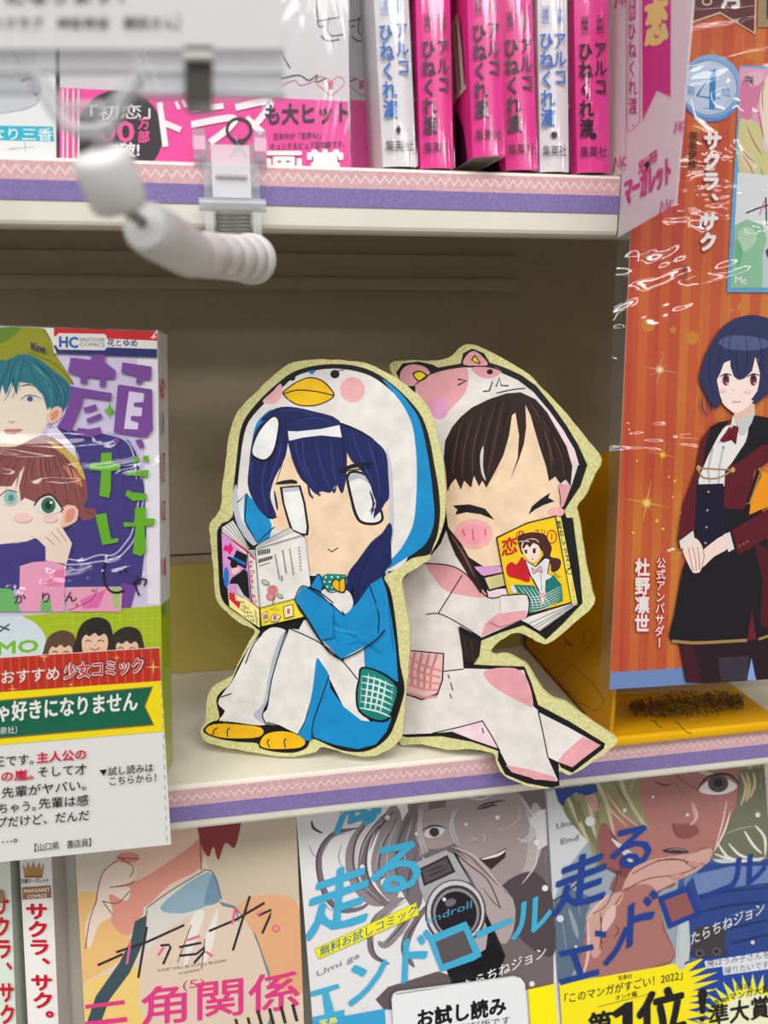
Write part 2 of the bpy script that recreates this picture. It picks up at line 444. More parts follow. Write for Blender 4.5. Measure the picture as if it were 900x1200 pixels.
a.g("300,275 240,300 213,355 203,430 198,500 214,548 240,588 272,613 292,604 277,560 272,530 286,480 312,430 326,390 332,300", NAVY, 1, 3)
a.g("326,300 400,296 502,300 520,350 525,420 521,490 506,527 490,500 470,527 440,522 422,532 395,502 372,480 352,440 337,390", NAVY, 1, 3)
a.g("495,295 560,318 620,358 654,398 661,470 664,540 650,562 632,592 612,602 620,560 602,502 570,452 540,422 520,382 508,330", NAVY, 1, 3)
a.g("668,630 664,650 645,700 600,755 570,790 560,800 640,800 672,760", NAVY, 0)
a.ls("300,285 275,400 262,500|325,290 318,400 290,500|340,340 360,440 410,520|505,310 515,380 512,450|560,325 600,440|620,365 628,500 640,560|640,420 645,500", 3, (14, 16, 40), 1, 1)
a.ls("215,350 208,420 210,500|260,420 245,500 262,600|310,360 295,420 262,510|350,320 362,400 400,490|380,345 385,430 430,525|420,350 440,440 470,520|470,345 480,440 490,500|540,330 575,420 612,500|590,345 620,440 635,540|300,260 360,255 420,275|350,300 420,280 480,300", 7, (44, 56, 124), 1, 1)
a.ls("268,560 270,600 282,612|285,520 292,560 296,585|395,490 402,530 415,545|425,505 430,530 438,536|475,500 482,525 490,500|505,500 508,525 516,500|600,520 612,560 605,600|636,560 625,590 612,610|645,520 648,550 640,575", 7, NAVY, 1, 1)
a.ls("250,590 268,610 298,606|395,500 412,552|440,520 436,532|510,520 505,532|325,270 322,320|495,296 560,320 615,352", 4, (14, 16, 40), 1, 1)
a.g("208,395 225,335 255,293 285,272 304,290 301,330 287,390 262,420 232,420", BLK)
a.g("213,393 230,338 258,298 284,278 298,292 295,330 282,386 260,414 236,414", (240, 240, 240))
a.g("330,324 360,325 440,317 500,304 508,345 440,338 380,345 334,356", (240, 240, 240), 0)
a.ls("290,496 340,490 362,494", 13, BLK, 1, 1); a.ls("285,500 350,502", 4, BLK, 1, 1)
a.ls("500,462 540,440 612,430", 13, BLK, 1, 1); a.ls("515,456 560,450 606,440", 4, BLK, 1, 1)
a.f(220, 600, K)
a.g("664,36 640,70 604,100 560,160 530,200 520,258 536,268 545,242 548,290 560,334 582,290 622,250 650,192 665,120 674,60", NAVY, 1, 3)
a.ls("655,70 610,120 570,200 556,300|640,90 590,160|560,170 535,250|545,240 552,290", 3, (14, 16, 40), 1, 1)
# body
a.part('blue_top')
a.g("373,240 430,262 515,335 560,300 600,240 640,214 655,260 672,350 685,440 694,560 580,518 580,446 504,485 465,460 430,412 395,354 358,300", BLUE, 0)
a.g("404,246 430,205 446,225 440,262", BLUE, 0)
a.g("440,262 480,250 530,262 545,305 515,336 470,302", WHT)
a.ls("402,248 430,205 444,230|470,300 500,328 517,340 508,326|598,240 628,330 628,400|505,487 560,462 620,422 650,388|375,240 430,262 480,300", 4, BLK)
a.ls("400,300 440,360 500,430|430,290 500,380 570,420|660,300 670,380 680,460|640,260 650,320|520,440 580,430 640,470", 10, (12, 122, 186), 1, 1)
a.ls("420,330 480,380 560,400|620,300 650,380", 12, (34, 156, 214), 1, 1)
a.part('collar')
a.g("438,214 460,203 522,206 528,236 500,258 462,262 442,240", (20, 130, 120), 0)
for x, y in P("455,215 475,214 495,214 515,215 450,230 468,230 512,232 460,246 476,248 518,245"): a.e(x, y, 3.5, 3.5, (225, 240, 235), 0, 8)
a.l("438,214 462,262 500,258 528,236", 3, BLK)
a.part('bow_tie')
a.g("473,236 486,219 500,225 518,214 520,262 500,266 480,252", BLK); a.g("477,236 488,223 500,229 515,220 516,258 500,261 482,249", (238, 184, 20)); a.l("500,226 500,262", 3, BLK)
a.part('trousers')
a.g("366,388 383,356 398,356 430,412 465,460 505,486 430,432", WHT, 0)
a.g("505,485 580,445 584,522 555,548", WHT, 0)
a.g("245,402 280,380 325,392 312,430 287,500 272,560 262,620 244,665 258,702 172,697 104,690 122,658 100,630 120,592 147,558 177,500 207,440", WHT, 1, 3)
a.g("300,420 325,392 315,440 290,510 275,570 264,620 246,664 258,700 215,670 250,630 262,560 275,500", (186, 188, 204), 1, 3)
a.g("335,384 370,388 430,425 505,485 555,545 575,520 580,446 582,520 566,560 560,640 600,690 575,688 520,655 465,545 425,485 417,555 405,620 385,690 362,732 310,707 260,698 244,668 262,650 270,590 285,520 312,450", WHT, 0)
a.g("425,483 442,500 466,540 455,590 432,640 414,720 408,752 362,747 372,720 388,690 406,620 416,550", BLUE, 1, 3)
a.g("466,545 470,580 512,640 576,690 622,690 672,680 656,722 620,766 560,782 480,766 416,742 412,700 440,605", BLUE, 0)
a.ls("325,392 300,470 275,560 262,640 246,668 258,700|245,402 215,440 190,500|335,384 430,428 505,487 560,552|466,540 440,615 412,700 410,750|105,690 170,697 256,712|260,694 310,708 368,745|110,610 145,598|106,650 122,655", 4, BLK)
a.part('pocket')
a.g("573,510 640,527 694,570 690,622 662,688 610,688 562,657 553,600 562,550", BLK, 1, 3)
a.g("578,516 638,534 686,574 683,618 656,680 612,681 568,652 560,600 568,552", (20, 132, 122), 1, 3)
for i in range(6): a.l([(578+i*19, 524+i*8), (572+i*18, 590+i*6), (566+i*17, 648+i*3)] if 0 < i < 5 else [(574+i*20, 540+i*8), (570+i*20, 620)], 6, (222, 238, 232), 1, 1)
for i in range(6): a.l([(572-i*1.5, 540+i*21), (625, 552+i*21), (680-i*2, 576+i*20)], 6, (222, 238, 232), 1, 1)
a.part('foot:1')
a.g("58,720 84,700 150,699 242,711 236,741 150,746 90,739", (246, 190, 20), 1, 3); a.ls("82,735 88,718 98,712|132,742 130,722 138,712", 4, BLK)
a.part('foot:2')
a.g("238,766 254,735 300,723 352,730 387,756 370,776 310,781 260,779", (246, 190, 20), 1, 3); a.ls("270,776 262,758 270,750|322,778 318,755 325,748", 4, BLK)
# the comic it reads
k2 = 900/140
a.f(250, 590, k2).part('drawn_comic')
a.g("48,180 62,150 150,118 280,330 340,300 585,178 620,215 684,228 735,620 612,722 690,860 362,932 350,940 120,785 72,660", BLK, 0)
a.g("64,182 150,126 272,330 256,350 66,212", WHT, 0)
a.ls("66,190 255,345|90,170 262,340|112,155 265,335|132,142 268,330|150,128 270,328", 4, BLK)
a.g("318,335 350,302 580,186 612,215 668,240 316,345", WHT, 0)
a.ls("345,310 590,195|340,320 600,205|335,330 610,212", 3, BLK)
a.g("62,216 255,352 284,738 110,652 74,560", (216, 150, 214), 0)
a.g("130,258 255,350 256,385 140,292", (196, 40, 80), 0); a.g("128,275 250,368 250,385 150,300", WHT, 0)
a.g("72,350 90,310 110,322 130,298 152,340 125,388 105,362", (226, 30, 120), 0)
a.g("175,350 256,390 248,495 140,440 104,412 112,398 150,410", BLK, 0); a.g("152,400 244,445 238,468 140,420", (20, 110, 190), 0)
a.e(155, 455, 28, 35, BLK); a.g("140,490 190,485 195,505 165,530 142,525", (245, 210, 190))
a.g("118,605 140,560 200,520 230,490 258,515 276,725 230,690 182,605", BLK, 0); a.e(97, 555, 21, 75, (30, 120, 200)); a.g("182,610 230,690 272,728 262,735 180,680", (205, 200, 215), 0)
a.g("256,350 312,350 348,786 290,745", WHT, 0); a.g("258,352 310,352 312,400 275,405", (150, 190, 190), 0)
a.l("262,360 310,420", 14, (220, 50, 90), 0)
a.v("APOFEL RUB", (290, 420), (322, 790), 42, (224, 20, 96), .05)
a.g("315,345 668,242 690,262 732,618 612,716 350,785", WHT, 0)
a.g("108,654 282,742 344,790 350,936 302,905 122,778", (250, 232, 150), 0); a.g("350,790 612,720 682,852 362,925", (248, 226, 50), 0)
a.g("115,665 160,680 170,730 205,740 195,795 160,760 120,720", (214, 30, 70), 0)
for x, y in P("215,745 230,775 250,790 270,820 220,800 250,850 285,850 290,880 240,820"): a.l([(x-14, y-8), (x, y+6), (x+10, y-10), (x+16, y+12)], 6, BLK, 0)
a.v("CORNUS", (318, 800), (335, 915), 22, BLK, .03)
for i in range(7): a.l([(338+i*14, 352-i*2), (340+i*14, 392-i*3)], 9, BLK, 0)
for i in range(9): a.l([(345+i*12, 418-i*3), (343+i*12, 450-i*4)], 8, BLK, 0)
a.l("345,470 430,446", 4, BLK, 0)
for x0, y0, x1, y1, nn in ((465, 380, 500, 575, 12), (522, 350, 550, 530, 12), (575, 340, 605, 540, 11), (645, 320, 660, 510, 8), (515, 545, 518, 585, 3)):
    for i in range(nn):
        t = (i+.5)/nn; x, y = x0+(x1-x0)*t, y0+(y1-y0)*t; a.l([(x-6, y-5), (x+5, y-1), (x-3, y+5)], 5, BLK, 0)
a.e(445, 650, 40, 36, (226, 150, 150)); a.e(432, 700, 36, 30, (226, 150, 150)); a.ring(446, 650, 26, 4, (170, 60, 70)); a.ring(446, 648, 12, 4, (170, 60, 70)); a.ring(432, 700, 26, 4, (170, 60, 70))
a.e(392, 595, 32, 18, (60, 90, 70), 30); a.e(392, 595, 26, 13, (190, 205, 180), 30); a.e(503, 697, 26, 14, (60, 90, 70), 35); a.e(503, 697, 20, 9, (190, 205, 180), 35); a.l("445,760 455,720 470,690", 5, (110, 60, 60))
for q in ("370,830 405,805 415,880 385,900", "440,840 460,825 510,850 480,895 430,890", "525,775 600,755 605,850 535,870"):
    a.g(q, (120, 80, 40), 0); c_ = P(q); cx, cy = sum(p[0] for p in c_)/len(c_), sum(p[1] for p in c_)/len(c_)
    a.g([(cx+(p[0]-cx)*.86, cy+(p[1]-cy)*.86) for p in c_], (246, 226, 190), 0); a.e(cx, cy, 12, 22, (180, 110, 110))
a.ls("425,790 440,800 470,782|470,805 495,795", 4, (120, 90, 30))
a.ls("315,345 350,785 362,928|350,787 612,718|284,738 345,790|256,350 290,745|315,345 668,240", 5, BLK, 0)
a.part('sleeve')
a.g("672,622 720,650 900,770 900,1010 800,1030 760,960 690,850 630,770 615,725", BLUE, 0)
a.f(220, 600, K); a.l("362,305 395,354 430,412 465,460 507,487 512,484", 6, BLK); a.l("505,487 560,462 620,422 650,388", 5, BLK); a.f(250, 590, k2)
a.ls("615,720 672,620 800,690 900,775|612,722 650,800 700,870 790,1015", 8, BLK, 1)
a.done()

# ---------------------------------------------------------------- hamster
pl2 = face(U(.22, 1.0425, -.632), 12, 31)
hg = thing('hamster_standee', 'flat drawn standee of a dark-haired figure in a pink-white hamster suit holding a yellow comic', 'standee', U(.30, 1.04, -.632))
B3 = lambda p: (p[0], p[1]+630)
PINK = (232, 164, 172); PALE = (244, 216, 224); CW = (230, 224, 220)
top = P("50,110 130,96 210,98 260,85 300,50 340,40 400,65 480,108 540,148 600,208 660,270 700,320 750,380 795,445 770,500 745,560 708,610 714,640 727,720 740,810")
bot = P("757,260 768,325 700,390 640,440 602,465 570,455 540,440 500,424 462,438 430,460 404,485 412,501 460,500 520,530 552,570 582,620 620,655 662,667 720,710 790,760 850,805 800,852 722,905 682,925 647,912 640,958 620,970 560,970 500,950 450,925 425,880 415,850 340,835 250,835 160,815 70,792 60,500 60,250")
slab(pl2, cr(top+[B3(p) for p in bot]+P("95,700 130,560 120,330 75,180"), True, 3), .0030, FOAM, 'foam_board', hg, 0, (440, 390, 3), jitter=1.6)
a = Art(pl2, hg, .00012, .55, 'marker', .3)
a.f(440, 390, 3).part('ink_outline')
sil = P("72,140 95,108 150,101 202,112 220,122 300,108 308,72 340,55 382,72 402,105 450,120 512,148 565,186 622,256 672,326 714,396 745,465 720,540 686,590 664,625 672,650") + \
      [B3(p) for p in P("694,20 704,100 718,200 728,320 660,392 600,448 568,424 520,398 440,424 372,452 366,500 345,536 420,540 524,543 548,600 572,678 680,735 808,814 802,832 692,917 652,898 644,880 647,962 620,970 530,953 456,922 430,872 432,840 340,808 230,788 110,792 75,780 80,300")] + P("140,700 140,300 100,190")
a.g(sil, BLK, 0)
a.part('hamster_hood')
a.g("140,182 200,142 300,122 400,122 500,166 555,208 612,275 662,345 692,400 712,465 690,535 658,590 640,640 500,600 300,560 250,600 200,760 140,760 150,500", CW, 0)
a.g("140,192 180,152 240,132 312,120 327,150 320,200 292,240 242,285 200,292 170,240", PINK)
a.e(225, 265, 32, 40, (230, 160, 200)); a.g("340,122 420,122 442,140 400,161 360,150", PINK)
a.part('ear:1', 'hamster_hood'); a.g("86,160 96,126 130,111 175,121 192,150 150,181 110,186", PINK); a.g("130,144 156,133 184,153 152,172", BLK); a.g("136,146 158,138 177,154 152,166", (250, 226, 20))
a.part('ear:2', 'hamster_hood'); a.g("312,112 320,80 346,64 376,84 392,114", PINK); a.g("337,94 350,79 360,92 370,110 350,104", BLK); a.g("342,95 350,85 357,94 363,105 350,100", (250, 226, 20))
a.part('hamster_hood')
a.l("290,163 320,168 290,184", 6, BLK, 0); a.e(402, 137, 11, 9, BLK); a.l("378,206 400,204 412,170 424,190 436,158 442,185 468,186", 5, BLK, 0); a.l("425,212 480,200 526,195", 4, BLK)
a.ls("140,182 200,142 300,120 400,120 470,145", 4, BLK)
a.g("560,215 615,280 664,350 700,410 716,465 694,470 660,400 620,310", PALE, 0)
a.g("640,530 690,535 662,608 645,622 634,580", PINK, 0); a.l("640,535 650,580 646,640", 3, BLK)
a.part('face')
a.g("245,480 300,350 400,260 540,260 610,330 640,520 652,645 560,680 430,715 442,818 380,822 300,770 255,680 245,600", SKIN, 0)
a.e(345, 708, 68, 54, (242, 176, 176)); a.e(345, 708, 48, 36, (240, 160, 170)); a.e(634, 630, 30, 18, (240, 176, 176))
a.ls("305,690 315,715|340,690 345,730|385,688 388,712", 4, (214, 60, 120))
a.g("272,607 330,603 385,618 419,658 370,638 320,631 280,640 288,622", BLK, 0)
a.g("538,640 550,610 580,585 614,562 608,580 630,592 590,606 560,622", BLK, 0)
HAIR = (44, 28, 26)
a.part('hair')
a.g("240,440 245,380 270,330 300,295 340,262 400,233 460,213 510,209 562,233 604,280 644,350 672,400 692,470 686,540 670,515 650,530 632,505 610,522 600,470 580,410 562,350 545,290 527,252 530,330 522,390 506,440 474,517 500,440 505,360 492,280 480,290 470,360 450,430 420,490 390,545 376,520 364,540 346,502 336,545 312,520 300,552 282,512 266,530 252,560 248,500", HAIR, 0)
a.ls("300,320 280,420 270,500|340,290 310,420 305,510|380,270 345,400 340,500|420,250 380,400 375,510|450,240 420,380 395,500|560,260 610,400 620,490|540,240 590,330 640,500|580,290 650,420 665,510", 4, (92, 64, 56), 1, 1)
a.ls("290,330 262,420 258,500|320,300 290,400 282,505|360,275 325,400 322,520|400,250 362,380 360,520|440,230 410,330 385,500|470,225 450,330 420,460|580,270 620,360 635,500|540,225 580,300 605,430|600,300 650,400 675,520", 5, (24, 14, 14), 1, 1)
a.ls("246,500 262,560|260,500 280,555|300,500 306,550|335,500 340,540|650,500 655,540|670,490 672,530|430,480 412,520|300,520 330,550", 4, HAIR, 1, 1)
a.g("368,430 380,400 378,470 388,520 372,490", (214, 208, 206))
a.f(440, 600, 3)
a.part('hamster_suit')
a.g("95,240 130,200 180,172 230,110 250,60 300,140 322,218 392,298 460,290 532,290 540,330 530,372 372,442 296,400 310,550 522,556 552,680 574,700 604,860 642,945 560,940 470,902 438,842 374,735 270,772 200,778 95,782", CW, 0)
a.g("576,705 680,758 790,820 692,897 640,878 608,862", CW, 0)
a.g("180,185 250,185 322,222 392,297 300,292 240,272 205,230", PINK); a.g("370,441 384,395 430,357 531,345 531,371 450,405", PINK, 0)
a.g("385,558 512,558 555,680 500,662 412,612", PINK); a.g("458,890 540,905 628,930 638,948 560,938 480,915", PINK, 0); a.g("640,878 660,850 730,790 792,820 692,896", PINK, 0)
a.g("270,772 330,742 374,732 402,775 434,832 340,800", PALE, 0)
a.ls("178,360 225,358 290,390 370,441|220,358 305,222|240,560 310,552|374,735 300,755 200,778|374,732 410,790 438,842|572,700 590,780 606,862|255,572 260,585|264,600 272,628|262,640 268,655|376,760 380,778|160,180 260,188 320,220 395,300 460,290", 4, BLK)
a.g("125,485 242,496 238,590 220,642 162,662 100,640", BLK, 0); a.g("120,489 237,500 233,590 216,637 162,656 100,634", (238, 196, 192), 0)
for i in range(6): a.l([(112+i*26, 492+i*2), (104+i*23, 560), (108+i*21, 626-abs(i-3)*6)], 9, (214, 130, 136), 0, 0) if i < 5 else None
for i in range(5): a.l([(116, 510+i*32), (170, 540+i*28), (234-i*4, 560+i*22)], 8, (222, 144, 148), 0)
a.part('collar')
a.g("345,192 456,190 442,216 380,228", (222, 160, 214), 0); a.g("392,275 464,268 470,292 398,300", PALE, 0)
a.g("372,226 455,210 462,262 398,280", BLK, 0); a.g("384,232 448,217 455,258 401,272", (206, 200, 138), 0)
a.l("345,193 380,226 450,214", 4, BLK)
a.part('hair_strand')
a.g("246,55 262,62 302,112 342,182 378,262 370,288 332,232 282,152 258,95", HAIR, 0); a.l("265,80 310,150 350,230", 8, (110, 84, 70), 1, 1)
a.g("290,400 312,430 366,450 365,505 346,532 322,530 308,510", HAIR, 0); a.ls("310,440 325,510|335,450 345,520", 5, (110, 84, 70), 1, 1)
a.f(570, 600, 900/130).part('drawn_comic')
YEL = (250, 206, 24)
a.g("76,205 330,84 560,28 612,38 750,745 435,975 265,872 175,675 150,600", BLK, 0)
a.g("86,212 332,94 556,40 686,730 345,825 330,672 180,670 150,560", YEL, 0)
a.g("566,36 604,42 738,738 694,742", (240, 222, 110), 0)
a.g("270,872 690,742 742,746 432,966 378,932 345,908", WHT, 0)
a.ls("345,905 700,745|378,932 705,750|400,945 715,752|425,962 730,752", 5, BLK, 0)
a.v("恋のレッスン", (585, 70), (680, 480), 34, BLK, .03); a.ring(676, 480, 24, 5, BLK); a.v("ノベル・ナツ", (692, 555), (715, 735), 24, BLK)
a.h("恋", (125, 350), (248, 320), 150, (206, 34, 24), .03); a.h("の", (240, 220), (298, 200), 80, (206, 34, 24), .02); a.h("レッスン", (300, 205), (480, 185), 66, (206, 34, 24), .02)
a.ring(530, 200, 38, 8, (206, 34, 24), 52); a.l("530,175 530,225", 8, (206, 34, 24), 0)
a.g("160,450 200,405 245,425 290,365 330,440 350,565 250,540 180,520", (204, 24, 36))
a.g("255,210 290,180 380,165 470,180 500,230 530,290 520,360 590,380 605,420 580,470 530,480 520,420 470,370 440,300 330,320 290,340 262,270", BLK); a.g("262,214 295,186 380,172 464,186 494,232 522,290 514,362 582,384 596,420 576,462 536,470 526,420 476,366 440,300 330,312 294,330 270,270", (78, 36, 34))
a.g("285,300 300,240 370,215 425,240 440,320 420,380 380,412 330,382", (248, 226, 206))
a.g("290,290 300,240 350,220 400,225 440,260 448,320 420,270 380,250 350,290 330,262 300,300", (78, 36, 34), 0); a.ls("265,240 300,240 290,270|310,235 350,240", 6, WHT)
a.ls("300,312 330,308|375,300 410,296", 7, BLK); a.e(322, 322, 10, 17, BLK); a.e(388, 318, 12, 19, BLK); a.l("366,384 384,380", 6, (160, 40, 40))
a.g("310,385 400,440 470,340 480,365 520,380 500,500 560,520 490,560 485,690 440,690 400,600 350,510", BLK, 0); a.g("318,396 400,450 476,376 512,386 492,500 548,522 480,556 476,680 446,680 402,590 358,505", (232, 230, 232), 0)
a.g("365,450 400,470 440,440 455,490 415,480 380,505", (236, 170, 176), 0); a.ls("365,450 400,470 440,440 455,490 415,480 380,505 365,450|440,490 450,640|380,540 430,640", 4, BLK)
a.g("200,600 240,590 380,595 425,640 436,690 470,700 490,560 545,510 610,590 620,720 345,822 330,672 250,650", (18, 122, 108), 0)
for i in range(6): a.l([(255+i*34, 600+i*3), (330+i*30, 700), (350+i*34, 800-i*8)], 6, (226, 236, 228), 1, 1)
for i in range(6): a.l([(345, 690+i*22), (450, 680+i*22), (610, 600+i*20)], 6, (226, 236, 228), 1, 1)
a.g("440,690 470,690 484,650 436,650", (240, 180, 184), 0); a.g("440,690 472,695 455,760", (248, 222, 200), 0); a.g("196,620 215,590 250,650 215,655", WHT)
a.l("545,480 575,520 605,522", 4, BLK)
a.ls("86,210 332,90 560,36|560,36 690,735|345,826 690,738|86,210 150,560 178,672", 5, BLK)
a.part('sleeve')
a.f(440, 600, 3)
a.g("440,296 532,290 540,330 531,371 440,400", CW, 0); a.g("400,385 430,357 531,345 531,371 440,404", PINK, 0); a.l("440,294 530,291 540,330 532,372", 4, BLK)
a.done()
# ================================================================ BOOKS
FILM = clear('shrink_film', body=.003, gloss=.05, rough=.09, bump=.0016, scale=40, stretch=(1, 1, .35))
LOOSE = clear('loose_shrink_film', body=.003, gloss=.08, rough=.06, bump=.016, scale=11, stretch=(1, 1, 1.6))
SPINEFILM = clear('taut_shrink_film', body=.003, gloss=.07, rough=.06, bump=.0012, scale=130, stretch=(1, 1, .06))
PAGE = M((226, 216, 196), .8)
def face_book(name, label, cat, plane, quad, thick, col, group=None, spine='R', wrap=True, spine_col=None, page=PAGE, film=None, skew=0.0):
    """a book seen from the front; its front cover lies on the plane"""
    Art.sheet = [tuple(p) for p in quad]
    c = [plane.hit(*p) for p in quad]; n = plane.n
    root = thing(name, label, cat, (c[2]+c[3])/2, group)
    t = .0005; mc = M(col, .35); D = (c[1]-c[0]).normalized()*skew-n      # D: into the book; a soft spine may lean
    mb = MB(); mb.hexa(c, V((0, 0, 0)), D*t, mc); mb.hexa(c, D*(thick-t), D*thick, mc)
    e = (c[1], c[2]) if spine == 'R' else (c[0], c[3]); d = (c[0]-c[1]).normalized() if spine == 'R' else (c[1]-c[0]).normalized()
    mb.hexa([e[0]+D*t, e[1]+D*t, e[1]+D*(thick-t), e[0]+D*(thick-t)], V((0, 0, 0)), d*.0006, M(spine_col or col, .35))
    mb.build('cover', root)
    r, u = (c[1]-c[0]).normalized(), (c[0]-c[3]).normalized(); i = .0014
    a_, b_ = (i, .0007) if spine == 'R' else (.0007, i)
    q = [c[0]+r*a_-u*i, c[1]-r*b_-u*i, c[2]-r*b_+u*i, c[3]+r*a_+u*i]
    mb = MB(); mb.hexa(q, D*(t*1.2), D*(thick-t*1.2), page); mb.build('pages', root)
    if wrap:
        g = .0004; q = [c[0]-r*g+u*g, c[1]+r*g+u*g, c[2]+r*g-u*.0001, c[3]-r*g-u*.0001]
        mb = MB(); mb.hexa(q, n*.0012, D*(thick+.0002), film or FILM); mb.build('shrink_wrap', root)
    return root, c

# ---- left: the manga under test, cover facing out
pl = face(at(187, 709, 1.035), 6, -4)
bk1, c = face_book('manga_book', 'shrink-wrapped manga with purple and green title, lime band, beside the penguin standee', 'book', pl,
               ((-150, 377), (184.5, 388.5), (191, 908), (-150, 938)), .0135, (214, 204, 228), spine_col=(236, 234, 232), film=LOOSE, skew=.26)
a = Art(pl, bk1, .0001, .35); a.clip = Art.sheet
a.f(0, 370, 4.5).part('cover_illustration')
HAT, TEAL, JACKET = (150, 150, 28), (40, 118, 136), (68, 58, 132)
a.g("-700,40 190,62 830,86 838,640 846,1560 -700,1700", (214, 202, 232), 0)
a.g("700,560 760,640 780,1520 842,1520 842,640 830,90 740,90 720,300", (236, 232, 240), 0)
a.g("-420,1440 -480,1100 -420,820 -300,660 -150,640 0,700 0,1200 100,1440", JACKET); a.g("-270,360 -200,210 -130,110 -40,66 60,60 150,62 235,70 262,110 285,190 330,260 392,365 300,330 100,280 -100,290", HAT, 1, 3); a.g("-130,110 -40,68 110,64 20,140 -100,180", (96, 136, 36)); a.l("-260,340 -160,270 -40,250", 4, (92, 88, 20)); a.l("140,190 290,255 388,362", 4, (92, 88, 20))
a.g("30,235 100,205 180,215 300,300 372,370 372,440 330,510 300,540 240,500 215,420 240,380 140,340 60,380 0,470 -100,480 -200,560 -270,520 -310,420 -270,330 -120,245", TEAL)
a.g("-240,430 -160,340 -40,300 60,290 170,340 240,420 268,470 250,560 200,640 110,700 40,715 -60,690 -170,610 -230,520", (240, 224, 206), 1, 3)
a.g("-290,400 -200,290 -40,250 60,270 180,340 250,360 290,450 250,500 225,420 170,360 100,350 90,420 60,350 30,420 10,360 -20,480 -60,350 -130,430 -170,360 -220,540 -280,500", TEAL, 0); a.g("-150,440 -110,425 -60,432 -48,446 -80,452 -126,452", WHT, 0); a.e(-98, 440, 15, 14, (60, 90, 140)); a.ls("-156,446 -110,420 -44,436", 5, BLK, 1, 1)
a.ls("120,240 200,280 280,400|160,230 260,300 320,420|60,240 20,330 -10,440|200,260 300,360 290,500", 5, (24, 84, 120), 1, 1); a.ls("150,250 240,330 270,440|100,300 60,400", 5, (70, 160, 150), 1, 1)
a.g("112,440 150,420 205,428 225,442 190,448 140,450", WHT, 0); a.e(158, 438, 16, 15, (60, 90, 140)); a.ls("108,444 150,418 222,436", 5, BLK, 1, 1); a.ls("60,215 30,280 -20,380|100,215 60,290 40,430|130,215 110,290 100,400|150,220 170,300 200,350|190,235 240,310 260,380|230,250 300,330 330,400|215,260 280,360 300,480|250,290 320,380 350,420|290,310 350,370 355,430|310,400 320,460 300,520|330,380 345,440 325,500|80,300 50,400 20,450|70,330 80,390 60,440|200,350 240,420 250,480|20,225 -40,290 -90,360", 3, (22, 74, 100), 1, 1)
a.ls("140,235 220,300 250,360|180,260 260,340 280,420|110,240 90,300 80,360|280,330 330,400 330,450|40,260 0,330 -40,420|240,340 270,410 275,480", 4, (74, 166, 150), 1, 1)
a.l("105,372 150,362 185,372", 5, (60, 50, 50), 1, 1)
a.l("40,555 60,562 78,553", 4, (200, 150, 130)); a.g("22,604 60,594 115,600 70,622 40,622", (222, 160, 150)); a.l("22,604 70,607 118,600", 4, (120, 60, 60))
a.g("250,520 290,480 326,490 318,540 270,570 250,560", (236, 200, 176)); a.g("266,520 295,498 312,505 300,540 272,552", (220, 150, 120)); a.ring(262, 578, 10, 3, (120, 120, 120))
# the dark jacket behind
a.g("300,590 420,610 560,620 680,660 730,740 760,900 772,1150 742,1418 700,1425 330,1430 0,1440 0,1200 100,1200 300,1100", JACKET, 0)
a.ls("540,618 650,650 700,720 720,860|560,612 670,645 720,715 745,860", 6, (206, 198, 232))
a.g("200,720 260,600 300,590 400,700 420,760 300,760", (226, 220, 236), 0)
a.ls("340,1278 430,1290 520,1262 600,1260 660,1200 700,1130 735,950|340,1312 430,1310 520,1296 610,1282 680,1220 722,1140 758,960", 8, (196, 186, 226))
a.g("640,1410 720,1425 690,1540 640,1540", (120, 66, 160), 0)
# front figure with reddish hair
HR = (142, 80, 78)
a.g("-340,1010 -380,900 -330,790 -220,715 -60,690 80,690 190,640 270,640 350,700 420,780 452,860 462,960 440,1010 500,1020 500,1060 440,1080 400,1040 300,1050 120,960 -60,980 -230,1060", HR, 1, 3)
a.g("250,660 330,690 410,760 450,860 420,840 360,760 290,700", (212, 176, 92)); a.g("330,790 400,820 440,900 400,880", (212, 140, 100))
a.g("-260,1010 -230,930 -50,900 60,900 130,790 150,930 330,1010 390,1000 400,1060 370,1110 310,1120 270,1140 140,1190 0,1205 -150,1160 -240,1090", (244, 226, 214), 0)
a.g("130,790 160,870 320,960 330,1040 250,1010 130,960 110,980 100,900", HR, 0)
a.ls("180,680 150,800 120,940|230,670 240,800 300,960|280,680 330,820 360,990|330,720 390,860 410,1000", 5, (98, 50, 54), 1, 1); a.ls("210,670 200,800 220,940|300,700 360,840", 5, (176, 108, 96), 1, 1)
a.ls("100,720 20,820 -20,960|140,700 70,800 30,930|170,690 110,800 90,900|200,680 170,790 170,880|215,670 215,800 240,930|245,665 260,800 300,950|265,665 290,780 340,900|300,690 340,790 380,920|320,710 380,820 405,960|350,740 410,850 430,960|380,770 430,870 445,980|60,720 -40,800 -120,940|20,730 -90,810 -180,950|330,960 380,1000 420,1010|430,980 400,1020 410,1050|450,1020 470,1040 495,1045", 3, (96, 46, 50), 1, 1)
a.ls("150,720 100,830 80,920|230,690 230,790 260,900|290,720 330,830 370,940|340,770 390,870 420,960|190,720 150,820 150,900", 4, (184, 112, 98), 1, 1)
a.ls("420,640 400,720 440,800|600,660 640,760 650,900|350,1150 380,1220 370,1280|480,1140 520,1200|600,1320 640,1400|420,1330 440,1410|560,720 580,820", 4, (46, 38, 100), 1, 1)
a.g("185,1010 215,965 265,950 305,980 325,1020 290,1045 230,1045", WHT); a.e(255, 1000, 38, 42, (46, 110, 78)); a.e(255, 1000, 18, 22, (20, 50, 40)); a.e(270, 985, 8, 8, WHT); a.l("180,1000 215,958 270,945 335,1025", 9, (60, 30, 34))
